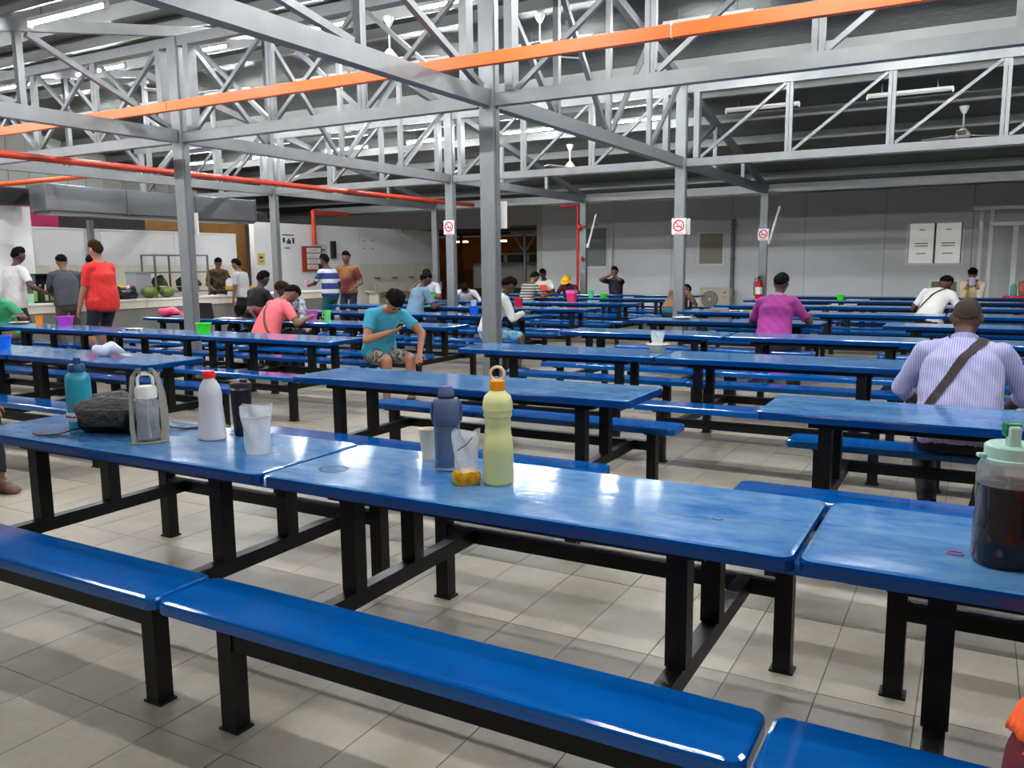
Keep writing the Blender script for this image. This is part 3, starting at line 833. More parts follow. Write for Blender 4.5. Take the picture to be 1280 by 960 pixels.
def person(label, loc, face, pose, top, bottom, skin='brown', hair=M_HAIR, shoes=None, s=1.0, fat=1.0, sleeve=.75, bot_len=1.9, voxel=.015, group=None, cap_=None, long_sleeve=False, hem=-.03, lower=True, hairvol=.018, collar=None):
    """face: world direction the chest points to. pose: dict; local frame x=right hand side, y=forward, z=up, origin on the floor under the pelvis"""
    rz = math.atan2(-face[0], face[1])
    t = thing('person', label, 'person', loc, rz, group)
    sk = SKIN[skin]
    seat = pose.get('seat')
    pz = (seat + .105 * s) if seat is not None else .94 * s
    P0 = Vector((0, pose.get('py', 0), pz))
    lean, hunch, side, tw = R(pose.get('lean', 5)), R(pose.get('hunch', 8)), R(pose.get('side', 0)), R(pose.get('twist', 0))
    def upv(a): return Vector((math.sin(side) * math.cos(a), math.sin(a), math.cos(side) * math.cos(a)))
    U1, U2 = upv(lean), upv(lean + hunch)
    rx_ = Vector((math.cos(tw), math.sin(tw), 0))
    right = (rx_ - U2 * rx_.dot(U2)).normalized()
    right0 = Vector((1, 0, 0))
    S1 = P0 + U1 * .24 * s
    S2 = S1 + U2 * .25 * s      # shoulder line
    fw = lambda U, r_: U.cross(r_).normalized()
    F1, F2 = fw(U1, right0), fw(U2, right)
    NB = S2 + U2 * .055 * s
    hp = R(pose.get('head', 5)) + lean + hunch
    hy = R(pose.get('turn', 0)) + tw
    HU = (upv(0) * math.cos(hp) + Vector((-math.sin(hy), math.cos(hy), 0)) * math.sin(hp)).normalized()
    HR = Vector((math.cos(hy), math.sin(hy), 0)); HR = (HR - HU * HR.dot(HU)).normalized()
    HF = HU.cross(HR).normalized()
    HC = NB + (HU * .65 + U2 * .35).normalized() * .185 * s + HF * .015
    mb = MB(); bones = []
    f1 = fat
    mb.loft([(P0 - U1 * .12 * s, right0, F1, .11 * f1 * s, .10 * f1 * s), (P0 - U1 * .06 * s, right0, F1, .165 * f1 * s, .13 * f1 * s), (P0 + U1 * .04 * s, right0, F1, .175 * f1 * s, .132 * f1 * s),
             (P0 + U1 * .15 * s + F1 * .02 * (f1 - 1), right0, F1, .158 * f1 * s, .122 * f1 * s * (1 + .4 * (f1 - 1))), (S1 + F1 * .01, (right0 + right).normalized(), F1, .165 * f1 * s, .118 * f1 * s),
             (S1 + U2 * .13 * s, right, F2, .178 * s * (1 + .6 * (f1 - 1)), .115 * f1 * s), (S2 - U2 * .02 * s, right, F2, .165 * s, .092 * s), (S2 + U2 * .035 * s, right, F2, .10 * s, .07 * s), (NB + U2 * .03 * s, right, F2, .057 * s, .057 * s)], 18)
    bones += [(P0 - U1 * .1 * s, S1, .15 * f1 * s, .14 * f1 * s, 'torso', 0), (S1, S2, .14 * s, .13 * s, 'torso', 1)]
    mb.cap(NB - U2 * .02, HC - HU * .04 * s, .056 * s, .054 * s)
    bones.append((NB, HC - HU * .09 * s, .052 * s, .05 * s, 'neck', 0))
    hrot = Matrix((HR, HF, HU)).transposed()
    hs = s * 1.0
    mb.ell(HC, .077 * hs, .096 * hs, .118 * hs, 18, 12, hrot)
    mb.ell(HC + hrot @ Vector((0, .026, -.062)) * hs, .056 * hs, .064 * hs, .055 * hs, 14, 8, hrot)
    mb.ell(HC + hrot @ Vector((0, .1, -.022)) * hs, .015 * hs, .02 * hs, .026 * hs, 10, 6, hrot)
    for e in (-1, 1): mb.ell(HC + hrot @ Vector((e * .08, -.008, -.012)) * hs, .013 * hs, .022 * hs, .032 * hs, 10, 6, hrot)
    bones.append((HC - HU * .02, HC + HU * .02, .1 * hs, .1 * hs, 'head', 0))
    fine = voxel < .011
    for e, nm in ((-1, 'L'), (1, 'R')):
        sh = S2 - U2 * .015 * s + right * e * .178 * s * (1 + .25 * (f1 - 1))
        hd = pose.get('hand' + nm)
        if hd is None: hd = (e * .3, .05, pz - .12)
        hd = Vector(hd)
        pole = pose.get('elbow' + nm, (e * .5, -.4, -.6))
        el, wr = ik(sh, hd, .295 * s, .255 * s, pole)
        mb.cap(S2 - U2 * .03 * s + right * e * .1 * s, sh, .068 * s, .06 * s)
        mb.cap(NB - U2 * .005 * s + right * e * .02 * s, sh - right * e * .03 * s + U2 * .004 * s, .052 * s, .05 * s)
        mb.cap(sh, el, .058 * s * (1 + .3 * (f1 - 1)), .043 * s); mb.cap(el, wr, .044 * s, .029 * s)
        bones += [(sh, el, .055 * s, .043 * s, 'uarm', e), (el, wr, .042 * s, .03 * s, 'farm', e)]
        # hand: palm, four fingers, thumb
        fd = pose.get('grip' + nm); d = (wr - el).normalized()
        d = Vector(fd).normalized() if fd is not None else d
        pn = Vector(pose.get('palm' + nm, (0, 0, -1))); pn = (pn - d * pn.dot(d)); pn = pn.normalized() if pn.length > .05 else right.copy()
        ac = d.cross(pn).normalized()
        curl = pose.get('curl' + nm, .5)
        pc = wr + d * .05 * s
        mb.loft([(wr - d * .01, ac, pn, .028 * s, .02 * s), (wr + d * .03 * s, ac, pn, .036 * s, .017 * s), (wr + d * .085 * s, ac, pn, .041 * s, .014 * s)], 12)
        fr = .0085 * s if fine else .0105 * s
        for q in range(4):
            o_ = (q - 1.5) * .0225 * s
            ln = (.038, .044, .041, .031)[q] * s
            a0 = wr + d * .082 * s + ac * o_
            d1 = (d + ac * (q - 1.5) * .1 + pn * curl * .6).normalized()
            a1 = a0 + d1 * ln
            d2 = (d1 + pn * curl * 1.0).normalized()
            mb.cap(a0, a1, fr, fr * .95, 8); mb.cap(a1, a1 + d2 * ln * .75, fr * .95, fr * .8, 8)
        th = -e if pose.get('flip' + nm) else e
        a0 = wr + d * .03 * s - ac * th * .03 * s
        a1 = a0 + (d * .7 - ac * th * .8 + pn * .4).normalized() * .038 * s
        mb.cap(a0, a1, fr * 1.3, fr * 1.1, 8); mb.cap(a1, a1 + (d * .9 - ac * th * .2 + pn * .4).normalized() * .03 * s, fr * 1.1, fr * .85, 8)
        bones.append((wr, wr + d * .15 * s, .03 * s, .025 * s, 'hand', e))
    for e, nm in ((-1, 'L'), (1, 'R')):
        hj = P0 - U1 * .03 * s + right0 * e * .09 * s * f1
        ft = pose.get('foot' + nm)
        if ft is None: ft = (e * .11, .02, 0) if seat is None else (e * .12, .42, 0)
        ft = Vector(ft); an = ft + Vector((0, 0, .085 * s))
        kn, an = ik(hj, an, .43 * s, .43 * s, pose.get('knee' + nm, (e * .12, 1, .25)))
        mb.cap(hj, kn, .082 * s * (1 + .5 * (f1 - 1)), .058 * s); mb.cap(kn, kn + (an - kn) * .35, .056 * s, .056 * s); mb.cap(kn + (an - kn) * .35, an, .056 * s, .038 * s)
        bones += [(hj, kn, .08 * s * f1, .056 * s, 'thigh', e), (kn, an, .055 * s, .04 * s, 'shin', e)]
        fd = Vector(pose.get('toe' + nm, (e * .25, 1, 0))).normalized()
        h0 = Vector((an.x, an.y, .036 * s)) - fd * .045 * s
        mb.cap(an, h0 + Vector((0, 0, .008)), .037 * s, .034 * s); mb.cap(h0, h0 + fd * .12 * s, .034 * s, .034 * s); mb.loft([(h0 + fd * .09 * s - Vector((0, 0, .004)), fd.cross(Vector((0, 0, 1))), Vector((0, 0, 1)), .037 * s, .03 * s), (h0 + fd * .16 * s - Vector((0, 0, .008)), fd.cross(Vector((0, 0, 1))), Vector((0, 0, 1)), .043 * s, .024 * s), (h0 + fd * .205 * s - Vector((0, 0, .014)), fd.cross(Vector((0, 0, 1))), Vector((0, 0, 1)), .03 * s, .017 * s)], 12)
        bones.append((h0, h0 + fd * .2 * s, .04 * s, .035 * s, 'foot', e))
    # one continuous skin
    me0 = mb.mesh('body_raw')
    ob = bpy.data.objects.new('tmp_body', me0); COL.objects.link(ob)
    md = ob.modifiers.new('r', 'REMESH'); md.mode = 'VOXEL'; md.voxel_size = voxel; md.adaptivity = 0
    sm = ob.modifiers.new('s', 'SMOOTH'); sm.factor = .5; sm.iterations = 3 if fine else 4
    dg = bpy.context.evaluated_depsgraph_get()
    me = bpy.data.meshes.new_from_object(ob.evaluated_get(dg))
    bpy.data.objects.remove(ob); bpy.data.meshes.remove(me0)
    me.name = 'body'; me.materials.clear(); me.materials.append(sk)
    n = len(me.vertices)
    co = np.empty(n * 3); me.vertices.foreach_get('co', co); co = co.reshape(-1, 3)
    no = np.empty(n * 3); me.vertices.foreach_get('normal', no); no = no.reshape(-1, 3)
    best = np.full(n, 1e9); bid = np.zeros(n, int); bt = np.zeros(n)
    for i, (a, b, ra, rb, tg, e) in enumerate(bones):
        a = np.array(a); b = np.array(b); d = b - a; q = np.clip(((co - a) @ d) / (d @ d), 0, 1)
        dd = np.linalg.norm(co - (a + q[:, None] * d), axis=1) - (ra + (rb - ra) * q)
        m_ = dd < best
        best[m_] = dd[m_]; bid[m_] = i; bt[m_] = q[m_]
    tags = np.array([b[4] for b in bones])[bid]
    sub = np.array([b[5] for b in bones])[bid]
    me.polygons.foreach_set('use_smooth', np.ones(len(me.polygons), bool))
    body = bpy.data.objects.new('body', me); COL.objects.link(body); body.parent = t
    faces = [tuple(p.vertices) for p in me.polygons]
    rng = np.random.default_rng(abs(hash(label)) % 1000 if False else sum(map(ord, label)))
    ph = rng.uniform(0, 6, 6)
    def garment(name, sel, off, m, fold=.0, extra=None):
        fs = [f for f in faces if all(sel[i] for i in f)]
        if not fs: return None
        used = sorted(set(i for f in fs for i in f)); mp = {v: k for k, v in enumerate(used)}
        u = np.array(used)
        fo = np.sin(co[u, 2] * 46 + co[u, 0] * 17 + ph[0]) * np.sin(co[u, 0] * 38 + co[u, 1] * 29 + ph[1]) + .6 * np.sin(co[u, 2] * 23 - co[u, 1] * 41 + ph[2])
        dist = off + fold * fo + (extra[u] if extra is not None else 0)
        nv = co[u] + no[u] * dist[:, None]
        vs = [tuple(v) for v in nv]
        ec = {}
        for f in fs:
            for a, b in zip(f, f[1:] + f[:1]):
                k = (min(a, b), max(a, b)); ec[k] = ec.get(k, 0) + 1
        fs2 = [tuple(mp[i] for i in f) for f in fs]
        inner = {}
        for (a, b), c in ec.items():
            if c == 1:
                for v in (a, b):
                    if v not in inner:
                        inner[v] = len(vs); vs.append(tuple(co[v] + no[v] * .001))
                fs2.append((mp[a], mp[b], inner[b], inner[a]))
        g = bpy.data.meshes.new(name); g.from_pydata(vs, [], fs2); g.validate()
        bm = bmesh.new(); bm.from_mesh(g); bmesh.ops.recalc_face_normals(bm, faces=bm.faces[:]); bm.to_mesh(g); bm.free()
        g.polygons.foreach_set('use_smooth', [True] * len(g.polygons)); g.materials.append(m)
        o = bpy.data.objects.new(name, g); COL.objects.link(o); o.parent = t
        return o
    hgt = (co - np.array(P0)) @ np.array(U1)
    parts = {}
    if top is not None:
        neckh = (co - np.array(S2)) @ np.array(U2); rad = np.linalg.norm((co - np.array(S2)) - neckh[:, None] * np.array(U2), axis=1)
        sel = ((tags == 'torso') & (hgt > hem * s) & ~((neckh > .052 * s) & (rad < .085 * s))) | ((tags == 'uarm') & ((bt < sleeve) if not long_sleeve else True)) | ((tags == 'farm') & (bt < long_sleeve) if long_sleeve else np.zeros(n, bool)) | ((tags == 'thigh') & (bt < .3) & (hgt > (hem + .015) * s))
        topsel = sel
        ex = np.clip(.016 - hgt * .06, 0, .016)
        parts['shirt'] = garment('shirt', sel, .011, top, .0032, ex)
    if bottom is not None and lower:
        tl = bot_len
        over = np.zeros(n, bool) if top is None else topsel & (hgt > (hem + .035) * s)
        sel = ((tags == 'torso') & (hgt < .09 * s) & ~over) | ((tags == 'thigh') & (bt < min(tl, 1.01)) & ~over) | ((tags == 'shin') & (bt < tl - 1))
        parts['trousers'] = garment('trousers', sel, .0095, bottom, .0028)
    if lower and shoes is not None:
        for e in (-1, 1): garment('shoe', ((tags == 'foot') | ((tags == 'shin') & (bt > .97))) & (sub == e), .008, shoes)
    # hair: a cap above a sloping hairline
    hl = np.einsum('ij,jk->ik', co - np.array(HC), np.array(hrot)) / hs
    if hair is not None:
        line = .03 + np.where(hl[:, 1] > 0, hl[:, 1] * .38, hl[:, 1] * 1.35)
        sel = (tags == 'head') & (hl[:, 2] > line) & ~((np.abs(hl[:, 0]) > .074) & (hl[:, 2] < .02))
        hoff = np.clip((hl[:, 2] - line) * (.32 + (hairvol - .018) * 12), 0, hairvol) * (1 + .25 * np.sin(hl[:, 0] * 150 + ph[3]) * np.sin(hl[:, 1] * 130 + ph[4]))
        parts['hair'] = garment('hair', sel, .004 if hair is M_HAIRG else .008, hair, .0025, hoff if hair is not M_HAIRG else None)
    if collar is not None:
        cr = [NB + U2 * .012 * s + (right * math.cos(q) * .068 + F2 * math.sin(q) * .064) * s for q in [k * math.pi / 12 for k in range(24)]]
        obj('collar', MB().ribbon(cr, [U2 + (c_ - NB).normalized() * .25 for c_ in cr], .042 * s, .006, True), collar, t, True)
    for e in (-1, 1):
        p = HC + hrot @ Vector((e * .031, .088, .006)) * hs
        obj('eye', MB().ell(p, .011 * hs, .006 * hs, .006 * hs, 10, 6, hrot), M_EYE, body, True)
        p = HC + hrot @ Vector((e * .031, .091, .026)) * hs
        obj('eyebrow', MB().ell(p, .018 * hs, .006 * hs, .004 * hs, 8, 5, hrot), M_HAIR, body, True)
    obj('mouth', MB().ell(HC + hrot @ Vector((0, .086, -.065)) * hs, .024 * hs, .007 * hs, .006 * hs, 10, 6, hrot), M_MOUTH, body, True)

    info = dict(t=t, S1=S1, S2=S2, P0=P0, F1=F1, F2=F2, right=right, U2=U2, HC=HC, hrot=hrot, shirt=parts.get('shirt'), hs=hs, rz=rz)

    return info

def strap(p, m, from_right=True, w=.045, low=.02):
    """cross-body bag strap pulled tight over the shirt"""
    e = 1 if from_right else -1
    a = p['S2'] + p['right'] * e * .1 + p['U2'] * .05
    b = p['P0'] + p['right'] * -e * .17 + p['U2'] * low
    c = (a + b) / 2; d1 = (a - b) / 2 * 1.04; d2 = p['F2'] * .19
    pts = []; wv = []
    for k in range(64):
        th = 2 * math.pi * k / 64
        pts.append(c + d1 * math.cos(th) + d2 * math.sin(th))
    nrm = d1.cross(d2).normalized()
    rows = MB()
    rows.ribbon(pts, [nrm] * 64, w, .003, True)
    o = obj('bag_strap', rows, m, p['t'])
    md = o.modifiers.new('fit', 'SHRINKWRAP'); md.target = p['shirt']; md.wrap_method = 'NEAREST_SURFACEPOINT'; md.wrap_mode = 'OUTSIDE_SURFACE'; md.offset = .006
    return o

def to_world(p, v):
    return Matrix.Rotation(p['rz'], 4, 'Z') @ Vector(v) + Vector(p['t'].location)

yb = lambda row, s_: yr(row) + s_ * .63     # bench centre line
ST = .452
C = cloth
M_JEAN = C('dark_trousers', lin(26, 26, 32), .8)
M_JEANB = C('navy_trousers', lin(34, 40, 62), .8)
M_SHOE = mat('dark_shoe', (.015, .014, .014), .5)
EAT = dict(seat=ST, lean=14, hunch=16, head=20, handL=(-.2, .46, .8), handR=(.2, .46, .8), footL=(-.13, .36, 0), footR=(.13, .36, 0))
def pz(**k):
    d = dict(EAT); d.update(k); return d

# man in the striped shirt, back turned
striped = C('lilac_striped_shirt', lin(152, 152, 200), .8, stripes=('X', .012, .0045, lin(196, 194, 222)), bump=(14, .35))
p = person('bald-headed person in lilac striped shirt with dark shoulder strap, back turned', (-.055, yb(1, 1), 0), (0.02, 1), dict(seat=ST, lean=14, hunch=20, head=2, handL=(-.2, .46, .6), handR=(.2, .46, .6), elbowL=(-.9, -.2, -.3), elbowR=(.9, -.2, -.3), footL=(-.12, .05, 0), footR=(.12, .05, 0), kneeL=(-.2, 1, .5), kneeR=(.2, 1, .5)),
           striped, M_JEAN, 'dark', M_HAIRG, M_SHOE, s=.97, fat=1.26, sleeve=1.1, long_sleeve=.28, voxel=.010, hem=-.07, bot_len=1.9, collar=striped)
strap(p, mat('dark_brown_strap', lin(46, 30, 30), .6), True, .05, 0.0)
# man in turquoise with phone
turq = C('turquoise_tee', lin(58, 152, 178), .8, bump=(12, .3))
camo = C('patterned_shorts', lin(30, 30, 32), .8, noise=(26, 1.0, 4), col2=lin(190, 184, 172))
p = person('seated person in turquoise tee and patterned shorts looking down at a phone', (-5.66, yb(2, 1), 0), (.92, -.4), dict(seat=ST, lean=14, hunch=24, head=30, twist=-8, handR=(.06, .36, .8), handL=(-.2, .52, .58), elbowR=(.9, -.3, -.4), elbowL=(-.8, 0, .2), gripR=(-.7, .5, .25), palmR=(0, -.3, 1), palmL=(0, .2, -1), curlL=.7, footL=(-.15, .42, 0), footR=(.12, .36, 0)),
           turq, camo, 'tan', M_HAIR, M_SHOE, s=1.0, sleeve=.62, bot_len=.93, voxel=.0085, hairvol=.032)
wp = to_world(p, (-.03, .4, .85))
t = thing('phone', 'dark phone held by the person in turquoise tee', 'phone', wp, p['rz'])
obj('case', MB().box((0, 0, 0), (.072, .15, .009), Matrix.Rotation(R(35), 3, 'X'), bev=.003), M_DARK, t)
obj('screen', MB().box((0, -.004, .0055), (.064, .136, .002), Matrix.Rotation(R(35), 3, 'X')), mat('phone_screen', lin(150, 160, 170), .2, emit=((.6, .7, .9), .8)), t)
# left block
pinkm = C('salmon_pink_tee', lin(240, 110, 118), .8, bump=(12, .25))
p = person('seated person in salmon pink tee with brown shoulder strap, back turned', (-8.2, yb(3, -1), 0), (.25, 1), pz(lean=18, hunch=22, head=22, handR=(.3, .5, .82), handL=(-.12, .48, .8)), pinkm, M_JEANB, 'brown', M_HAIR, M_SHOE, fat=1.12, s=1.02)
strap(p, mat('brown_strap', lin(96, 62, 48), .6), False, .035)
p = person('seated person in black tee facing away, behind the pink tee', (-10.55, yb(4, -1), 0), (.1, 1), pz(lean=8, hunch=10, head=8), C('black_tee', lin(22, 22, 24), .8), M_JEAN, 'dark', M_HAIR, M_SHOE, s=1.06)
p = person('bent-over seated person in maroon top opposite the pink tee', (-9.5, yb(3, 1), 0), (.3, -1), pz(lean=40, hunch=26, head=22, handL=(-.12, .52, .8), handR=(.15, .5, .8)), C('maroon_top', lin(104, 30, 44), .8), M_JEAN, 'dark', M_HAIR, M_SHOE, s=.98)
p = person('seated person with brown hair and navy white patterned top', (-8.72, yb(3, 1), 0), (-.1, -1), pz(lean=12, hunch=18, head=18), C('navy_patterned_top', lin(40, 40, 74), .8, noise=(14, 1.0, 2), col2=lin(200, 200, 206)), M_JEAN, 'dark', M_HAIRB, M_SHOE, s=.98, long_sleeve=.8)
p = person('seated person in white long-sleeved top partly hidden by the aisle column', (-5.98, yb(4, -1), 0), (.55, .85), pz(lean=12, hunch=16, head=16, handR=(.25, .42, .82), handL=(-.1, .44, .82), footR=(.3, .3, 0)), C('white_long_top', lin(206, 210, 208), .8, bump=(10, .3)), C('teal_print_shorts', lin(60, 140, 170), .8, noise=(20, .8, 3), col2=lin(180, 210, 214)), 'dark', M_HAIR, M_SHOE, s=1.0, long_sleeve=.9, bot_len=1.0)
p = person('seated person in blue-grey shirt, back turned, before the wash taps', (-8.78, yb(5, -1), 0), (.35, .95), pz(lean=10, hunch=14, head=10), C('blue_grey_shirt', lin(104, 132, 156), .8), M_JEANB, 'dark', M_HAIR, M_SHOE, s=1.03)
p = person('person in white grey shirt eating behind the green tubs', (-10.7, yb(6, 1), 0), (.15, -1), pz(lean=6, hunch=10, head=14, handR=(.16, .32, 1.12), handL=(-.2, .45, .82)), C('white_grey_shirt', lin(176, 180, 190), .8), M_JEAN, 'brown', M_HAIR, M_SHOE, s=1.04)
p = person('person in white shirt leaning forward behind the sign column', (-9.75, yb(6, 1), 0), (.5, -1), pz(lean=30, hunch=22, head=20), C('white_shirt_b', lin(214, 210, 214), .8), M_JEAN, 'brown', M_HAIR, M_SHOE, s=.98, long_sleeve=.6)
hoop = C('grey_hooped_tee', lin(172, 172, 160), .8, stripes=('Z', .06, .028, lin(66, 62, 58)))
p = person('seated person in grey hooped tee, back turned, near orange bib', (-8.75, yb(7, -1), 0), (.3, 1), pz(lean=10, hunch=18, head=10, handR=(.36, .42, .84)), hoop, M_JEAN, 'brown', M_HAIR, M_SHOE, s=1.0, fat=1.1)
p = person('seated person in white tee with orange bib by the hydrant pipe', (-9.92, yb(8, 1), 0), (.1, -1), pz(lean=8, hunch=12, head=12), C('white_tee_c', lin(220, 216, 210), .8), M_JEAN, 'dark', M_HAIR, M_SHOE, s=1.02)
bib = MB().loft([(p['S1'] + p['F1'] * .125 - p['U2'] * .1, p['right'], p['F2'], .13, .03), (p['S1'] + p['F2'] * .15 + p['U2'] * .05, p['right'], p['F2'], .14, .028), (p['S2'] + p['F2'] * .12 - p['U2'] * .04, p['right'], p['F2'], .09, .024)], 16)
obj('orange_bib', bib, C('orange_bib', lin(232, 92, 40), .7), p['t'], True)
p = person('hunched person in dark maroon hoodie under a yellow hard hat', (-9.2, yb(8, 1), 0), (.15, -1), pz(lean=24, hunch=20, head=-6), C('dark_maroon_hoodie', lin(92, 26, 36), .8), M_JEAN, 'dark', None, M_SHOE, s=.93, fat=1.15, long_sleeve=.95)
hh = obj('hard_hat', MB().ell(p['HC'] + p['hrot'] @ Vector((0, 0, .05)), .115, .135, .095, 18, 10, p['hrot']).ell(p['HC'] + p['hrot'] @ Vector((0, .03, .03)), .125, .165, .012, 18, 6, p['hrot']), mat('yellow_hard_hat', lin(246, 190, 30), .35), p['t'], True)
p = person('person in black tee drinking with both hands at face', (-7.95, yb(8, 1), 0), (-.05, -1), pz(lean=2, hunch=8, head=2, handL=(-.04, .22, 1.2), handR=(.06, .22, 1.2), elbowL=(-.9, .1, -.6), elbowR=(.9, .1, -.6)), C('black_tee_b', lin(26, 26, 30), .8), M_JEAN, 'brown', M_HAIR, M_SHOE, s=1.02)
p = person('bent-over diner in brown top at the aisle end behind sign column', (-5.42, yb(7, -1), 0), (.25, 1), pz(lean=34, hunch=26, head=24, handL=(-.14, .5, .8), handR=(.14, .5, .8), elbowL=(-.6, -.2, -.5), elbowR=(.6, -.2, -.5)), C('brown_top', lin(128, 96, 72), .8), C('teal_trousers', lin(40, 92, 110), .8), 'brown', M_HAIR, M_SHOE, s=1.0)
# right block
purp = C('magenta_purple_polo', lin(162, 56, 142), .8, bump=(12, .25))
p = person('seated person in magenta polo with pale collar, back turned', (-2.08, yb(4, -1), 0), (.08, 1), pz(lean=9, hunch=12, head=14, handR=(.3, .4, .84), handL=(-.22, .42, .82)), purp, M_JEANB, 'dark', M_HAIR, M_SHOE, s=1.0, fat=1.15, sleeve=.85, collar=C('pale_collar', lin(226, 170, 206), .8))
p = person('seated person in white tee with black shoulder strap, back turned', (-.66, yb(6, -1), 0), (.35, 1), pz(lean=22, hunch=20, head=18, side=6, handR=(.26, .46, .84)), C('white_tee_d', lin(218, 216, 210), .8, bump=(12, .25)), M_JEAN, 'dark', M_HAIR, M_SHOE, s=1.05)
strap(p, M_DARK, True, .03)
p = person('person in pale yellow and white top drinking from a white mug', (-.1, yb(8, 1), 0), (-.05, -1), pz(lean=14, hunch=16, head=14, handR=(.08, .3, .98), handL=(-.08, .3, .98)), C('yellow_white_top', lin(222, 196, 130), .8, noise=(3, 1.0, 2), col2=lin(232, 228, 220)), M_JEAN, 'tan', M_HAIR, M_SHOE, s=1.03, long_sleeve=.7)
wp = to_world(p, (0, .36, .98))
t = thing('mug', 'large white lilac mug held by the drinking person', 'mug', wp)
obj('cup', MB().lathe([(0, 0), (.05, 0), (.062, .02), (.066, .17), (.06, .17), (.055, .02), (0, .02)], 20), mat('lilac_mug', lin(206, 198, 220), .4), t, True)
obj('handle', MB().tube([(.06, 0, .13), (.11, 0, .12), (.11, 0, .05), (.06, 0, .04)], .009, 6), MATS['lilac_mug'], t, True)
person('seated person in tan top beside the red tray', (.98, yb(8, 1), 0), (-.4, -1), pz(lean=12, hunch=14, head=12, handR=(-.05, .5, .84), handL=(-.3, .42, .84)), C('tan_top', lin(190, 110, 90), .8), M_JEAN, 'tan', M_HAIR, M_SHOE, s=1.0)
# standing people at the counter side
red = C('red_sports_tee', lin(214, 44, 40), .75, bump=(10, .3))
person('heavy standing person in red tee and navy shorts', (-11.15, 7.72, 0), (-1, -.2), dict(lean=-2, hunch=8, head=4, turn=-8, handR=(.3, .12, .86), handL=(-.3, .16, .86)), red, C('navy_shorts', lin(30, 30, 48), .8), 'tan', M_HAIRB, M_SHOE, s=1.06, fat=1.28, sleeve=.85, bot_len=.98, voxel=.011, hem=-.1)
P_CHAR = person('standing person in charcoal tee holding a bowl at the counter', (-12.95, 8.35, 0), (-.95, .35), dict(lean=6, hunch=10, head=24, handL=(-.12, .4, 1.08), handR=(.12, .4, 1.08)), C('charcoal_tee', lin(62, 66, 72), .8), C('brown_trousers', lin(78, 66, 60), .8), 'brown', M_HAIR, M_SHOE, s=.99, fat=1.1, hem=-.05)
person('standing person in black and rust printed shirt at the counter', (-13.72, 9.4, 0), (-.9, .35), dict(lean=8, hunch=10, head=16, handL=(-.15, .36, 1.02), handR=(.15, .36, 1.02)), C('black_rust_shirt', lin(30, 24, 26), .8, noise=(9, .9, 2), col2=lin(150, 66, 50)), M_JEAN, 'brown', M_HAIR, M_SHOE, s=.99)
P_WHITE = person('standing person in white tee reaching a dark bowl over the counter', (-13.55, 7.82, 0), (-.05, 1), dict(lean=4, hunch=8, head=6, handR=(.42, .3, 1.1), handL=(-.25, .1, .9)), C('white_tee_e', lin(208, 206, 204), .8), M_JEANB, 'dark', M_HAIR, M_SHOE, s=1.04, fat=1.15, hem=-.12)
bb = C('blue_white_hooped_shirt', lin(40, 54, 120), .8, stripes=('Z', .2, .08, lin(206, 206, 204)))
P_HOOP = person('standing person in blue and white hooped shirt holding a pink cup', (-11.42, 12.95, 0), (-.95, .05), dict(lean=4, hunch=8, head=6, handL=(-.1, .46, 1.12), handR=(.3, .15, .9)), bb, C('teal_shorts', lin(26, 92, 98), .8), 'dark', M_HAIR, M_SHOE, s=.98, fat=1.05, bot_len=1.0)
person('standing person in maroon shirt with mustard shoulders', (-11.62, 13.75, 0), (.35, -.95), dict(lean=2, hunch=6, head=10, handR=(.12, .3, 1.1), handL=(-.2, .25, 1.05)), C('maroon_mustard_shirt', lin(92, 34, 40), .8, noise=(2.2, .9, 1), col2=lin(190, 132, 70)), M_JEANB, 'brown', M_HAIR, M_SHOE, s=1.01)
person('standing person in pale grey tee before the brown boarded wall', (-13.5, 12.6, 0), (-.9, -.2), dict(lean=4, hunch=8, head=10), C('pale_grey_tee', lin(170, 172, 172), .8), M_JEAN, 'brown', M_HAIR, M_SHOE, s=.94)
person('cook in black tee standing behind the food counter', (-15.4, 13.6, 0), (.85, -.5), dict(lean=8, hunch=10, head=14, handR=(.18, .4, 1.02), handL=(-.2, .42, 1.02)), C('cook_black_tee', lin(28, 26, 30), .8, noise=(8, .5, 2), col2=lin(140, 110, 40)), M_JEAN, 'brown', M_HAIR, M_SHOE, s=.98)
# people cut by the frame
person('seated person in green sleeved top eating from a plate', (-12.62, yb(2, 1), 0), (.45, -.9), pz(lean=16, hunch=18, head=16, handR=(-.1, .5, .82), handL=(-.45, .42, .82), footL=(-.2, .45, 0)), C('black_green_top', lin(70, 170, 120), .8), C('olive_shorts', lin(130, 92, 50), .8), 'brown', M_HAIR, M_SHOE, s=1.0, bot_len=1.0)
person('seated person in maroon sleeves at the end of a bench', (-6.2, yb(0, 1), 0), (1, -.1), dict(seat=ST, lean=10, hunch=14, head=10, handL=(-.14, .46, .6), handR=(.16, .42, .6), palmL=(0, 0, -1), footL=(-.12, .5, 0), footR=(.14, .4, 0)), C('maroon_sweater', lin(110, 24, 48), .85), M_JEAN, 'brown', M_HAIR, mat('tan_sandal', lin(120, 90, 80), .7), s=1.0, long_sleeve=.8, voxel=.0085)
vest = C('orange_safety_vest', lin(250, 96, 30), .7)
p = person('seated person in orange safety vest and dark red trousers', (.335, yb(0, -1), 0), (.05, 1), pz(lean=14, hunch=14, side=20, handL=(.1, .5, .82), handR=(.35, .5, .82), elbowL=(.2, -.3, -.6), footL=(.14, .34, 0), footR=(.34, .34, 0), kneeL=(.45, 1, .25), kneeR=(.4, 1, .25)), vest, C('dark_red_trousers', lin(104, 26, 40), .8), 'brown', M_HAIR, M_SHOE, s=1.02, fat=1.3, hem=-.06)
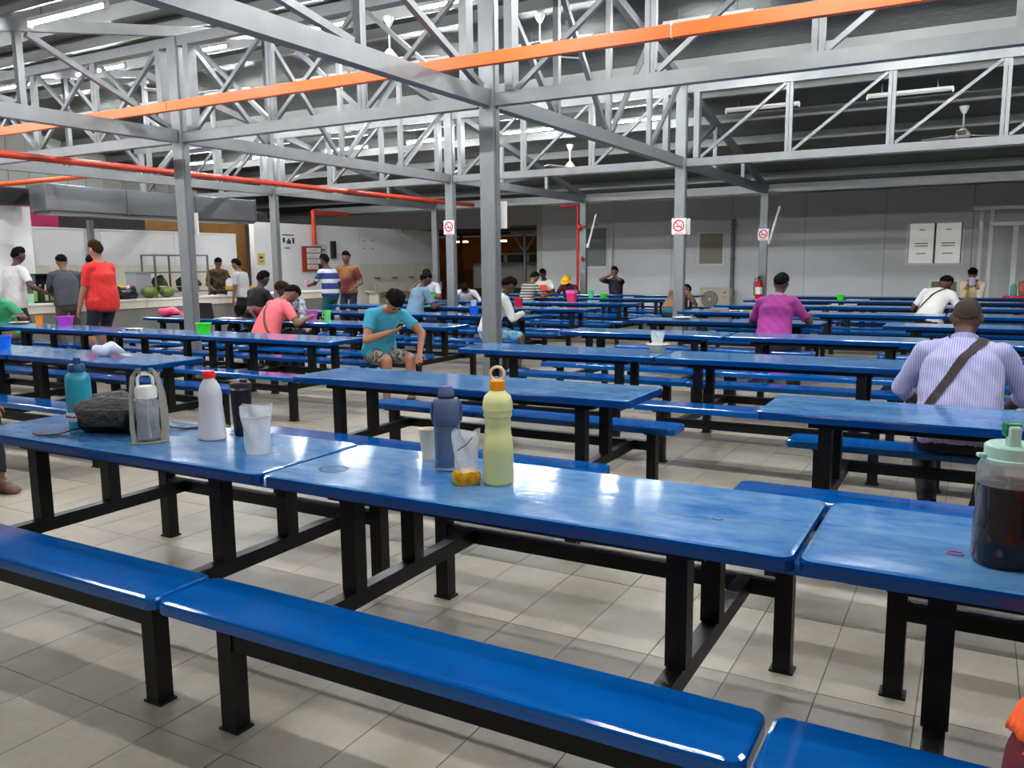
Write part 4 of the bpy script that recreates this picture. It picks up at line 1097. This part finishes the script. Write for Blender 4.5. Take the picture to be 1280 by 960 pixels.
obj('reflective_band', MB().loft([(p['S1'] - p['U2'] * .03, p['right'], p['F1'], .255, .205), (p['S1'] + p['U2'] * .03, p['right'], p['F1'], .25, .2)], 28), mat('grey_reflective', lin(150, 152, 154), .4), p['t'], True)
# ------------------------------------------------------------------ things on the tables
TZ = .7505
M_TEAL = mat('teal_plastic', lin(46, 158, 182), .3, trans=.15)
M_TEALD = mat('dark_teal_lid', lin(24, 70, 106), .35)
M_MILK = mat('milky_plastic', lin(222, 218, 224), .4, trans=.25)
M_CLEAR = mat('clear_plastic', (.92, .93, .95), .06, trans=.85, ior=1.25)
M_BAG = mat('thin_clear_bag', lin(226, 230, 234), .22, alpha=.55, bump=(22, .6))
M_STRAPG = mat('grey_webbing', lin(150, 146, 136), .8, bump=(150, .3))
M_YELLOW = mat('pale_yellow_plastic', lin(232, 230, 160), .35, trans=.2)
M_ORCAP = mat('orange_cap', lin(244, 150, 24), .35)
M_SMOKE = mat('smoky_blue_plastic', lin(160, 186, 212), .08, trans=.8, ior=1.2)
M_SLATE = mat('slate_lid', lin(74, 84, 118), .4)
M_MINT = mat('mint_lid', lin(160, 196, 180), .4)
M_LIQ = mat('dark_drink', (.009, .007, .009), .12)
M_PAPER = mat('kraft_paper_cup', lin(230, 212, 188), .6)

def sit(name, label, cat, x, y, z=TZ, rz=0, group=None):
    return thing(name, label, cat, (x, y, z), rz, group)

# teal bottle
t = sit('water_bottle', 'teal water bottle with navy lid and white label', 'bottle', -3.64, 2.36)
obj('bottle_body', MB().lathe([(0, 0), (.046, 0), (.052, .006), (.052, .07), (.055, .08), (.055, .225), (.05, .245), (.034, .26), (.034, .268), (0, .268)], 28), M_TEAL, t, True)
l_ = obj('lid', MB().lathe([(0, .262), (.037, .262), (.037, .292), (.033, .297), (0, .297)], 24), M_TEALD, t, True)
obj('spout', MB().box((.006, 0, .31), (.03, .022, .034), bev=.004), M_TEALD, l_)
lb = obj('paper_label', MB().lathe([(.0555, .035), (.0562, .035), (.0562, .075), (.0555, .075)], 28), M_SIGN, t, True)
for k in range(5): obj('label_text', MB().box((.045 * math.cos(R(-130 + k * 18)) * 1.26, .045 * math.sin(R(-130 + k * 18)) * 1.26, .057), (.012, .012, .006), Matrix.Rotation(R(-130 + k * 18), 3, 'Z')), mat('black_print', lin(64, 62, 66), .7), lb)
# black bag
t = sit('waist_bag', 'crumpled black fabric bag with loose straps beside the teal bottle', 'bag', -3.36, 2.37, rz=R(22))
M_BAGB = mat('black_nylon', lin(20, 21, 20), .6, bump=(38, .9))
bm = MB().loft([((-.2, 0, .075), (0, 1, 0), (0, 0, 1), .05, .06), ((-.14, 0, .08), (0, 1, 0), (0, 0, 1), .09, .08), ((0, .01, .088), (0, 1, 0), (0, 0, 1), .1, .088), ((.12, 0, .075), (0, 1, 0), (0, 0, 1), .09, .075), ((.2, 0, .05), (0, 1, 0), (0, 0, 1), .05, .05)], 20)
bm.v = [(x + .012 * math.sin(41 * y + 52 * z), y + .013 * math.sin(37 * x + 48 * z), max(.0, z * (1 - .18 * (x > .02)) + .013 * math.sin(44 * x + 35 * y))) for x, y, z in bm.v]
obj('pouch', bm, M_BAGB, t, True)
obj('zip', MB().tube([(-.16, -.045, .145), (-.05, -.055, .165), (.08, -.05, .158), (.16, -.03, .12)], .004, 6), mat('grey_zip', lin(110, 110, 108), .4), t, True)
obj('strap', MB().ribbon([(-.18, -.04, .02), (-.24, -.1, .006), (-.31, -.12, .006), (-.35, -.1, .01)], (.2, 1, 0), .03, .005), M_BAGB, t)
obj('strap', MB().ribbon([(.18, .02, .03), (.26, .08, .006), (.34, .12, .006), (.42, .12, .02), (.46, .1, .008)], (0, 1, 0), .035, .005), M_BAGB, t)
obj('front_pocket', MB().box((-.02, -.1, .08), (.2, .03, .08), Matrix.Rotation(R(-14), 3, 'X'), bev=.012), M_BAGB, t, True)
obj('buckle', MB().box((.4, .12, .035), (.05, .035, .012), bev=.003), M_DARK, t)
# clear bottle with strap
t = sit('water_bottle', 'clear bottle with grey carry strap and white straw lid', 'bottle', -3.06, 2.285, rz=R(50))
obj('bottle_body', MB().lathe([(0, .006), (.044, .006), (.048, .014), (.048, .05), (.044, .075), (.046, .1), (.046, .17), (.042, .19), (.037, .196), (.034, .196), (.039, .188), (.043, .168), (.043, .1), (.041, .075), (.045, .05), (.045, .018), (0, .016)], 28), M_CLEAR, t, True)
obj('water', MB().lathe([(0, .018), (.043, .018), (.043, .045), (0, .045)], 24), mat('clear_water', (.85, .9, .92), .03, trans=.9, ior=1.33), t, True)
obj('straw', MB().tube([(.004, 0, .02), (0, 0, .2)], .005, 8), M_PLASTIC_W, t, True)
ld = obj('lid', MB().lathe([(0, .19), (.045, .19), (.046, .225), (.04, .24), (0, .243)], 24), M_PLASTIC_W, t, True)
obj('handle', MB().tube([(-.03, 0, .235), (-.03, 0, .275), (-.018, 0, .29), (.018, 0, .29), (.03, 0, .275), (.03, 0, .235)], .007, 8), M_PLASTIC_W, ld, True)
for s_ in (-1, 1):
    obj('strap', MB().ribbon([(s_ * .056, -.02, .003), (s_ * .062, -.01, .06), (s_ * .058, 0, .2), (s_ * .048, 0, .28), (s_ * .034, 0, .302), (s_ * .012, 0, .297)], (.9, .45, .1), .02, .004), M_STRAPG, t)
obj('strap', MB().ribbon([(-.07, -.03, .004), (-.03, -.05, .003), (.03, -.05, .003), (.07, -.03, .004)], (0, 1, 0), .02, .004), M_STRAPG, t)
obj('strap', MB().ribbon([(.05, .012, .27), (.066, .02, .2), (.074, .0, .1), (.07, -.02, .005)], (.95, .3, 0), .02, .004), M_STRAPG, t)
for s_ in (-1, 1): obj('strap_buckle', MB().box((s_ * .025, 0, .305), (.02, .014, .02), bev=.003), M_STEEL2, t)
# milky jug with red cap
t = sit('milk_jug', 'milky white plastic bottle with red cap', 'bottle', -2.86, 2.45)
obj('bottle_body', MB().lathe([(0, 0), (.06, 0), (.067, .006), (.066, .02), (.056, .14), (.053, .155), (.055, .17), (.054, .2), (.044, .235), (.026, .262), (.024, .27), (0, .27)], 28, sy=.82), M_MILK, t, True)
obj('cap', MB().lathe([(0, .266), (.026, .266), (.027, .29), (.024, .297), (0, .297)], 24), M_RED if False else mat('bright_red_cap', lin(224, 40, 38), .35), t, True)
# black tumbler
t = sit('tumbler', 'black insulated tumbler with steel band beside the milky bottle', 'tumbler', -2.80, 2.565)
obj('body', MB().lathe([(0, 0), (.032, 0), (.036, .006), (.043, .12), (.045, .2), (.045, .214), (0, .214)], 28), mat('matt_black', (.006, .006, .008), .35), t, True)
obj('steel_band', MB().lathe([(.0455, .205), (.0465, .205), (.0465, .214), (.0455, .214)], 28), mat('chrome', (.25, .25, .26), .2, .9), t, True)
obj('lid', MB().lathe([(0, .214), (.046, .214), (.046, .232), (.04, .238), (0, .238)], 28), M_DARK, t, True)
obj('sip_tab', MB().box((.02, 0, .243), (.03, .02, .012), bev=.003), M_DARK, t)
# standing clear pouch
def pouch(name, label, x, y, h, w, dep, m, rz=0, crumple=.006, cat='bag', z=TZ):
    t = sit(name, label, cat, x, y, z, rz)
    rows = []
    n = 22
    for k in range(11):
        f = k / 10
        sx = w / 2 * (.72 + .28 * f) ; sy = dep / 2 * (1 - .75 * f)
        row = []
        for q in range(n):
            a = 2 * math.pi * q / n
            c = crumple * (math.sin(5 * a + 7 * f) + math.sin(9 * f + 3 * a + 1) * .7) * (.3 + .7 * f) if 0 < k else 0
            row.append((sx * math.cos(a) + c, sy * math.sin(a) + c * .7, h * f + (crumple * 1.2 * math.sin(3 * a + 1) if k == 10 else 0)))
        rows.append(row)
    mb_ = MB(); mb_.rows(rows, n, False); mb_.f.append(tuple(reversed(range(n))))
    obj('pouch_film', mb_, m, t, True)
    return t
t = pouch('plastic_pouch', 'open clear plastic drink pouch standing near the table joint', -2.47, 2.335, .195, .125, .075, M_BAG, R(44))
obj('fold_seam', MB().tube([(-.055, -.018, .15), (0, -.024, .146), (.055, -.014, .152)], .0018, 5), M_PLASTIC_W, t)
obj('melt_water', MB().lathe([(0, .002), (.04, .002), (.042, .02), (0, .02)], 20, sy=.6), M_CLEAR, t, True)
# paper cup
t = sit('paper_cup', 'small plain paper cup beside the smoky blue bottle', 'cup', -1.80, 2.56)
obj('cup_wall', MB().lathe([(0, 0), (.026, 0), (.036, .115), (.0375, .118), (.035, .117), (.025, .004), (0, .004)], 24), M_PAPER, t, True)
# smoky blue bottle
t = sit('water_bottle', 'smoky blue clear bottle with slate shoulder and cap', 'bottle', -1.645, 2.455, rz=R(34))
obj('bottle_body', MB().lathe([(0, .004), (.043, .004), (.047, .012), (.046, .05), (.047, .175), (.044, .175), (.043, .05), (.04, .014), (0, .012)], 28), M_SMOKE, t, True)
obj('drink', MB().lathe([(0, .014), (.042, .014), (.042, .165), (0, .165)], 24), mat('blue_water', lin(120, 164, 194), .05, trans=.45, ior=1.2), t, True)
sh_ = obj('shoulder', MB().lathe([(.046, .165), (.05, .17), (.052, .19), (.05, .25), (.042, .262), (0, .262)], 28), M_SLATE, t, True)
for s_ in (-1, 1): obj('carry_loop', MB().ribbon([(s_ * .05, 0, .25), (s_ * .056, 0, .22), (s_ * .052, 0, .18)], (0, 1, 0), .03, .006), M_SLATE, sh_)
cp = obj('cap', MB().lathe([(0, .258), (.028, .258), (.029, .285), (.02, .305), (0, .308)], 24), M_SLATE, t, True)
obj('cap_ring', MB().lathe([(.0285, .262), (.0305, .262), (.0305, .272), (.0285, .272)], 24), M_DARK, cp, True)
for k in range(6): obj('volume_mark', MB().box((.034, -.0335, .05 + k * .02), (.012, .001, .002), Matrix.Rotation(R(45), 3, 'Z')), M_PLASTIC_W, t)
# bag of yellow food
t = pouch('food_bag', 'clear plastic bag with yellow gravy at the bottom', -1.475, 2.315, .185, .095, .07, M_BAG, R(33), .006)
M_CURRY = mat('yellow_gravy', lin(226, 166, 20), .3, noise=(60, .6, 3), col2=lin(160, 90, 16))
g_ = MB().lathe([(0, .001), (.04, .001), (.048, .012), (.047, .034), (.044, .046), (0, .048)], 20, sy=.84)
g_.v = [(x + .004 * math.sin(90 * y), y, z + .003 * math.sin(110 * x)) for x, y, z in g_.v]
obj('gravy', g_, M_CURRY, t, True)
obj('twist_tie', MB().tube([(-.03, -.02, .12), (.0, -.026, .14), (.022, -.02, .165)], .0016, 5), M_DARK, t)
# yellow bottle
t = sit('water_bottle', 'pale yellow ribbed bottle with orange ring cap', 'bottle', -1.385, 2.375, rz=R(28))
pr = [(0, 0), (.046, 0), (.052, .007)]
for k in range(12):
    z = .012 + k * .022
    r_ = .0525 - .009 * math.exp(-((z - .19) / .045) ** 2)
    pr += [(r_, z), (r_ - .0012, z + .018)]
pr += [(.05, .28), (.044, .3), (.03, .312), (.027, .318), (0, .318)]
obj('bottle_body', MB().lathe(pr, 28), M_YELLOW, t, True)
cp = obj('cap', MB().lathe([(0, .312), (.026, .312), (.026, .35), (.02, .354), (0, .354)], 24), M_ORCAP, t, True)
obj('carry_ring', MB().tube([(.023 * math.cos(a * math.pi / 10), 0, .374 + .023 * math.sin(a * math.pi / 10)) for a in range(20)], .005, 8, True), mat('peach_ring', lin(236, 196, 160), .4), cp, True)
# large jug bottle
t = sit('jug_bottle', 'large clear jug of dark drink with mint flip lid', 'bottle', .095, 2.285, rz=R(20))
obj('jug_body', MB().lathe([(.0738, .2), (.074, .235), (.066, .252), (.06, .258), (.057, .257), (.063, .25), (.0705, .234), (.0705, .2)], 32), M_CLEAR, t, True)
obj('dark_drink', MB().lathe([(0, .003), (.066, .003), (.073, .012), (.074, .1), (.07, .14), (.074, .17), (.0738, .2), (0, .2)], 32), M_LIQ, t, True)
ld = obj('lid', MB().lathe([(0, .25), (.064, .25), (.065, .262), (.06, .265), (.06, .292), (.052, .298), (0, .294)], 32), M_MINT, t, True)
obj('flip_spout', MB().box((-.012, -.03, .315), (.026, .03, .06), bev=.005), M_MINT, ld)
obj('spout_cap', MB().box((-.012, -.018, .336), (.036, .03, .034), bev=.005), mat('green_clear', lin(60, 150, 110), .15, trans=.4), ld)
obj('lid_tab', MB().box((-.068, 0, .268), (.02, .02, .01), bev=.003), M_MINT, ld)
o = obj('rubber_band', MB().tube([(.019 * math.cos(a * math.pi / 12), .014 * math.sin(a * math.pi / 12), 0) for a in range(24)], .0014, 6, True), mat('red_rubber', lin(176, 40, 60), .5), None, True, (-.01, 2.3, TZ + .0016)); tag(o, 'thin red rubber band lying beside the large jug', 'rubber band')
for (x, y, r_, lab) in ((-2.02, 2.27, .058, 'wet ring left by a bottle near the table joint'), (-.62, 2.32, .018, 'small dark water drop marks on the middle table')):
    rows_ = [[(r_ * q * math.cos(k * math.pi / 16) * (1 + .05 * math.sin(3 * k)), r_ * q * .9 * math.sin(k * math.pi / 16), zz) for k in range(32)] for q, zz in ((1.0, 0), (.97, .0008), (.72, .0008), (.68, 0))]
    o = obj('water_ring', MB().rows(rows_, 32, False), mat('water_film', lin(0, 34, 84), .3, spec=.1), None, True, (x, y, .7502)); tag(o, lab, 'water mark')

# plain crockery
def tub(name, label, x, y, r_, h, m, handles=False, z=TZ, cat='tub', taper=.78):
    t = sit(name, label, cat, x, y, z)
    obj('wall', MB().lathe([(0, 0), (r_ * taper, 0), (r_, h * .93), (r_ * 1.12, h * .94), (r_ * 1.12, h), (r_ * .96, h), (r_ * (taper - .04), .006), (0, .006)], 24), m, t, True)
    if handles:
        for s_ in (-1, 1): obj('grip', MB().box((s_ * r_ * 1.16, 0, h * .95), (r_ * .2, r_ * .5, .008), bev=.002), m, t)
    return t
G = lambda n, c: mat(n, c, .35)
tub('plastic_tub', 'bright green plastic tub on the long table before the column', -7.66, 6.53, .082, .115, G('green_plastic', lin(66, 224, 40)), True)
tub('plastic_tub', 'purple plastic tub on the table before the red tee', -10.52, 6.72, .105, .12, G('purple_plastic', lin(190, 70, 200)), True)
tub('plastic_cup', 'orange plastic cup beside the plate of food', -10.9, 6.6, .045, .125, G('orange_plastic', lin(250, 150, 40)), cat='cup', taper=.9)
tub('plastic_tub', 'royal blue tub on the table edge near maroon sleeves', -7.9, 4.42, .075, .13, G('blue_plastic', lin(20, 110, 236)))
t = sit('phone', 'phone lying on a white tissue on the long table', 'phone', -9.1, 6.62); obj('case', MB().box((0, 0, .0055), (.075, .15, .009), Matrix.Rotation(R(50), 3, 'Z'), bev=.002), M_DARK, t); obj('screen', MB().box((0, 0, .0108), (.066, .135, .001), Matrix.Rotation(R(50), 3, 'Z')), mat('blank_screen', lin(40, 42, 48), .1), t)
def tissue(x, y, lab, sx=.2, sy=.14, rz=.3):
    mb_ = MB(); n = 7
    vs = [(sx * (i / (n - 1) - .5), sy * (j / (n - 1) - .5), .004 + .012 * abs(math.sin(i * 1.3 + j * .8))) for j in range(n) for i in range(n)]
    fs = [(j * n + i, j * n + i + 1, (j + 1) * n + i + 1, (j + 1) * n + i) for j in range(n - 1) for i in range(n - 1)]
    o = len(vs); vs += [(x_, y_, max(.0, z_ - .004)) for x_, y_, z_ in vs]; fs += [tuple(o + k for k in reversed(f)) for f in fs]
    mb_.add(vs, fs)
    t_ = obj('tissue', mb_, mat('white_tissue', lin(236, 234, 232), .8), None, True, (x, y, TZ + .001)); t_.rotation_euler = (0, 0, rz); tag(t_, lab, 'tissue')
tissue(-8.95, 6.6, 'white tissue lying beside the phone')
tissue(-2.0, 16.95, 'crumpled white tissue near the small green bowl')
tissue(-2.05, 14.75, 'crumpled white tissue on row before white tee', .3, .14)
tissue(-1.35, 16.8, 'folded white tissue beside the white tee with strap', .2, .12)
tissue(-3.2, 12.75, 'flat white tissue behind the white plate', .2, .12)
tissue(-9.45, 8.55, 'white paper spread beside the laptop', .4, .3)
def plate(name, x, y, r_, m, lab, food=None):
    t = sit(name, lab, 'plate', x, y)
    obj('dish', MB().lathe([(0, 0), (r_ * .6, 0), (r_, .022), (r_ * .97, .025), (r_ * .58, .006), (0, .006)], 26), m, t, True)
    if food:
        for k in range(7):
            a = k * .9; obj('food_piece', MB().ell((r_ * .4 * math.cos(a), r_ * .4 * math.sin(a), .02), .03, .022, .014, 10, 6), food, t, True)
plate('plate', -11.5, 6.68, .13, M_PLASTIC_W, 'white plate of food at the green sleeved person', mat('fried_food', lin(190, 150, 50), .6, noise=(30, .8, 3), col2=lin(90, 110, 40)))
plate('plate', -3.43, 10.8, .13, M_PLASTIC_W, 'white oval plate on the table before the aisle column')
tub('bowl', 'green bowl on the table beside the pink tee', -8.36, 8.72, .075, .065, G('green_plastic', lin(66, 224, 40)), cat='bowl', taper=.6)
tub('plastic_tub', 'magenta tub on the table beside the green bowl', -8.12, 8.8, .08, .13, G('magenta_plastic', lin(214, 84, 196)), True)
t = tub('mug', 'light green mug with handle beside the magenta tub', -7.8, 8.76, .045, .14, G('light_green', lin(110, 220, 110)), cat='mug', taper=.9)
obj('handle', MB().tube([(-.04, 0, .11), (-.085, 0, .1), (-.085, 0, .05), (-.04, 0, .03)], .008, 6), MATS['light_green'], t, True)
tub('bowl', 'cream bowl with plastic bag at the joint of two tables', -2.31, 6.62, .085, .07, M_CREAM, cat='bowl', taper=.55)
pouch('plastic_bag', 'crumpled clear plastic bag standing in the cream bowl', -2.31, 6.62, .16, .11, .1, M_BAG, .3, .008, z=TZ + .012)
tub('plastic_cup', 'yellow plastic cup at the left of the magenta polo', -2.42, 10.5, .05, .14, G('yellow_plastic', lin(236, 220, 70)), cat='cup', taper=.9)
tub('plastic_tub', 'blue tub holding a bag near the aisle column', -6.66, 10.74, .075, .125, G('blue_plastic', lin(20, 110, 236)))
pouch('plastic_bag', 'clear plastic bag standing up in the blue tub', -6.66, 10.74, .2, .08, .07, M_BAG, .3, .007, z=TZ + .012)
tub('plastic_tub', 'red tub before the grey hooped tee', -7.12, 12.98, .085, .15, G('red_plastic', lin(214, 34, 54)))
tub('plastic_tub', 'green tub, lower of two, before the person eating', -8.95, 12.86, .085, .13, G('green_plastic', lin(66, 224, 40)))
tub('plastic_tub', 'light green tub, upper of two, before the person eating', -8.9, 12.84, .075, .12, G('light_green_b', lin(104, 236, 70)), z=TZ + .131)
t = tub('plastic_pail', 'magenta red pail before the yellow hard hat', -7.05, 15.06, .1, .22, G('pink_red_plastic', lin(226, 50, 100)), cat='pail', taper=.82)
obj('rim_band', MB().lathe([(.104, .17), (.112, .17), (.112, .222), (.104, .222)], 24), G('pink_plastic', lin(240, 110, 180)), t, True)
tub('plastic_cup', 'mint green cup before the person in black tee', -7.36, 16.72, .06, .17, G('mint_plastic', lin(80, 210, 150)), cat='cup', taper=.85)
tub('bowl', 'green bowl beside the mint cup', -7.14, 16.9, .1, .1, G('green_plastic', lin(66, 224, 40)), cat='bowl', taper=.6)
tub('bowl', 'small green bowl on the row before the grey wall', -2.3, 17.08, .08, .1, G('green_plastic', lin(66, 224, 40)), cat='bowl', taper=.7)
t = sit('tray', 'red tray beside the teal bottle near the canopy frame', 'tray', .68, 18.95); obj('tray_bed', MB().box((0, 0, .01), (.5, .36, .016), bev=.004), G('red_plastic', lin(214, 34, 54)), t); obj('tray_rim', MB().box((0, -.18, .02), (.52, .02, .035), bev=.004).box((0, .18, .02), (.52, .02, .035), bev=.004).box((-.25, 0, .02), (.02, .36, .035), bev=.004).box((.25, 0, .02), (.02, .36, .035), bev=.004), MATS['red_plastic'], t)
t = sit('water_bottle', 'small teal clear bottle standing on the red tray', 'bottle', .6, 18.95, TZ + .02); obj('bottle_body', MB().lathe([(0, 0), (.05, 0), (.055, .01), (.055, .2), (.03, .23), (.03, .25), (0, .25)], 20), mat('teal_clear', lin(120, 190, 190), .2, trans=.4), t, True); obj('cap', MB().lathe([(0, .245), (.032, .245), (.032, .275), (0, .28)], 16), M_MINT, t, True)
# crumpled bag on the second row
t = sit('plastic_bag', 'crumpled white plastic bag lying on the table', 'bag', -6.42, 4.46, rz=.4)
mb_ = MB().ell((0, 0, .055), .14, .085, .055, 20, 10)
mb_.v = [(x + .014 * math.sin(40 * y + 30 * z), y + .014 * math.sin(35 * x + 1), max(.001, z + .016 * math.sin(33 * x + 27 * y))) for x, y, z in mb_.v]
obj('bag_film', mb_, mat('white_bag_film', lin(214, 216, 232), .3, alpha=.8, bump=(26, .6)), t, True)
obj('bag_tail', MB().ribbon([(.1, 0, .03), (.16, -.02, .015), (.21, -.03, .006)], (0, 1, 0), .06, .004), MATS['white_bag_film'], t)
# pink bag, laptop
t = sit('shopping_bag', 'pink red plastic bag lying at the end of the table', 'bag', -10.86, 8.62)
mb_ = MB().ell((0, 0, .07), .22, .13, .07, 20, 10)
mb_.v = [(x, y + .012 * math.sin(26 * x), max(.001, z + .014 * math.sin(21 * x + 18 * y))) for x, y, z in mb_.v]
obj('bag_film', mb_, mat('pink_bag_film', lin(226, 60, 110), .35, bump=(18, .6)), t, True)
obj('bag_handle', MB().ribbon([(.18, 0, .08), (.28, .02, .06), (.36, .0, .02)], (0, 1, .3), .06, .004), MATS['pink_bag_film'], t)
t = sit('laptop', 'open dark laptop on the table behind the column', 'laptop', -9.95, 8.6, rz=R(190))
obj('base', MB().box((0, 0, .009), (.34, .23, .016), bev=.003), M_DARK, t); obj('screen_lid', MB().box((0, .125, .12), (.34, .01, .22), Matrix.Rotation(R(-12), 3, 'X'), bev=.003), M_DARK, t)
obj('keyboard', MB().box((0, .02, .0178), (.29, .1, .002)), mat('key_grey', lin(60, 60, 62), .6), t)

# ------------------------------------------------------------------ food counter goods
CZ = .901
M_MELON = mat('green_melon', lin(96, 112, 44), .5, noise=(9, .8, 4), col2=lin(56, 74, 26))
for (x, y, r_, lab) in ((-14.33, 10.95, .15, 'large green melon on the counter beside the black bag'), (-14.33, 11.36, .14, 'large green melon on the counter beside the wire rack')):
    t = sit('melon', lab, 'melon', x, y, CZ)
    obj('rind', MB().ell((0, 0, r_ * .82), r_, r_ * 1.12, r_ * .82, 20, 12), M_MELON, t, True); obj('stem', MB().tube([(0, r_ * 1.1, r_ * .85), (0, r_ * 1.25, r_ * .95)], .012, 6), M_TIMB, t, True)
t = sit('storage_box', 'grey plastic box with lid on the counter behind the melons', 'box', -14.74, 11.03, CZ)
obj('box_body', MB().box((0, 0, .24), (.3, .36, .48), bev=.01), mat('grey_box', lin(158, 160, 166), .5), t); obj('lid', MB().box((0, 0, .5), (.32, .38, .05), bev=.008), mat('grey_lid', lin(134, 136, 142), .5), t)
t = sit('wire_rack', 'open metal frame rack of green vegetables on the counter', 'rack', -14.69, 11.9, CZ)
for sy in (-.66, 0, .66):
    for sx in (-.2, .2): obj('upright', MB().box((sx, sy, .43), (.03, .03, .86)), M_STEEL2, t)
for z in (.1, .5, .85): obj('shelf_frame', MB().box((-.2, 0, z), (.03, 1.35, .025)).box((.2, 0, z), (.03, 1.35, .025)).box((0, -.66, z), (.4, .03, .025)).box((0, .66, z), (.4, .03, .025)), M_STEEL2, t)
for k in range(2): obj('shelf', MB().box((0, 0, .1 + .4 * k), (.4, 1.3, .01)), M_STEEL2, t)
M_GREENS = mat('leafy_greens', lin(62, 84, 44), .7, noise=(24, .9, 4), col2=lin(26, 44, 22), bump=(40, .6))
for k, (yy, w, h) in enumerate(((-.42, .3, .34), (.15, .26, .3), (.45, .24, .26))):
    g = sit('vegetable_bundle', ['tall bundle of dark greens in the wire rack', 'middle bundle of dark greens in the wire rack', 'short bundle of dark greens in the wire rack'][k], 'vegetables', -14.69, 11.9 + yy, CZ + .106)
    mb_ = MB().ell((0, 0, h / 2), .14, w / 2, h / 2, 16, 10); mb_.v = [(x + .02 * math.sin(40 * z + 20 * y), y + .02 * math.sin(36 * x + 30 * z), max(0, z + .02 * math.sin(44 * y))) for x, y, z in mb_.v]
    obj('leaves', mb_, M_GREENS, g, True); obj('tie_band', MB().lathe([(.12, h * .3), (.135, h * .3), (.135, h * .36), (.12, h * .36)], 16), M_PLASTIC_W, g, True)
t = sit('vegetable_tray', 'low tray of yellow green vegetables on the counter', 'tray', -14.71, 10.5, CZ + .0)
obj('tray_bed', MB().box((0, 0, .1), (.36, .62, .2), bev=.01), M_DARK, t)
for k in range(14):
    a = random.uniform(-.14, .14); b2 = random.uniform(-.27, .27)
    obj('vegetable', MB().ell((a, b2, .22), .05, .07, .04, 10, 6), [mat('yellow_veg', lin(190, 160, 50), .5), M_GREENS, mat('brown_veg', lin(96, 66, 40), .6)][k % 3], t, True)
t = sit('carrier_bag', 'slumped black carrier bag on the counter beside the melon', 'bag', -14.36, 10.5, CZ)
mb_ = MB().ell((0, 0, .1), .12, .2, .1, 16, 10); mb_.v = [(x, y + .015 * math.sin(30 * z), max(0, z + .015 * math.sin(28 * y + 10 * x))) for x, y, z in mb_.v]
obj('bag_film', mb_, mat('black_bag_film', (.012, .012, .013), .3, bump=(20, .5)), t, True); obj('bag_knot', MB().ell((0, 0, .22), .03, .04, .05, 10, 6), mat('white_paint', lin(226, 226, 224), .5), t, True)
t = sit('drinks_display', 'dark glass display of bottled drinks on the counter', 'display', -14.55, 9.0, CZ)
obj('display_back', MB().box((-.2, 0, .25), (.03, .66, .5)), M_DARK, t); obj('display_base', MB().box((0, 0, .015), (.42, .66, .03)), M_DARK, t); obj('display_top', MB().box((0, 0, .5), (.42, .66, .02)), M_DARK, t)
for sy in (-1, 1): obj('side_pane', MB().box((0, sy * .32, .26), (.4, .012, .47)), M_GLASS, t)
for k in range(6):
    g = sit('drink_bottle', 'small bottle of green drink in counter display, %s from the container' % ORD[k], 'bottle', -14.5, 8.76 + k * .095, CZ + .031, group='bottles in the drinks display')
    obj('bottle_body', MB().lathe([(0, 0), (.03, 0), (.032, .01), (.032, .18), (.014, .24), (.014, .27), (0, .27)], 14), [G('green_drink', lin(120, 160, 70)), G('dark_green_drink', lin(46, 70, 40)), G('pale_drink', lin(190, 200, 170))][k % 3], g, True); obj('cap', MB().lathe([(0, .268), (.016, .268), (.016, .29), (0, .29)], 12), M_PLASTIC_W, g, True)
t = sit('serving_tray', 'shallow yellow serving tray on the counter by the cook', 'tray', -14.41, 13.25, CZ)
obj('stand', MB().box((0, 0, .09), (.38, 1.0, .02)).box((-.17, -.46, .045), (.04, .04, .09)).box((.17, -.46, .045), (.04, .04, .09)).box((-.17, .46, .045), (.04, .04, .09)).box((.17, .46, .045), (.04, .04, .09)), M_DARK, t)
obj('tray_bed', MB().box((0, .1, .14), (.34, .54, .08), bev=.01), mat('amber_tray', lin(222, 158, 40), .4), t)
t = pouch('plastic_bag', 'white plastic bag standing behind the yellow serving tray', -14.75, 13.45, .34, .24, .16, mat('white_bag_film', lin(214, 216, 232), .3, alpha=.8, bump=(26, .6)), .4, .02, z=CZ)
t = sit('food_container', 'pale blue green container in front of the charcoal tee', 'container', -14.32, 8.55, CZ); obj('wall', MB().lathe([(0, 0), (.05, 0), (.06, .17), (.055, .17), (.045, .006), (0, .006)], 18), G('pale_green', lin(170, 220, 190)), t, True); obj('content', MB().lathe([(0, .1), (.05, .1), (.05, .12), (0, .12)], 18), M_PLASTIC_W, t, True)
def held(p, v): return to_world(p, v)
w = held(P_WHITE, (.45, .38, 1.1)); tub('bowl', 'dark bowl held by the standing person in white tee', w.x, w.y, .09, .07, M_DARK, cat='bowl', taper=.6, z=w.z)
w = held(P_CHAR, (0, .46, 1.07)); tub('bowl', 'white orange bowl held by the charcoal tee', w.x, w.y, .08, .09, G('orange_white', lin(236, 170, 120)), cat='bowl', taper=.7, z=w.z)
w = held(P_HOOP, (-.1, .57, 1.1)); tub('plastic_cup', 'pink cup held by the blue white hooped shirt', w.x, w.y, .045, .12, G('pink_cup', lin(236, 150, 200)), cat='cup', taper=.9, z=w.z)
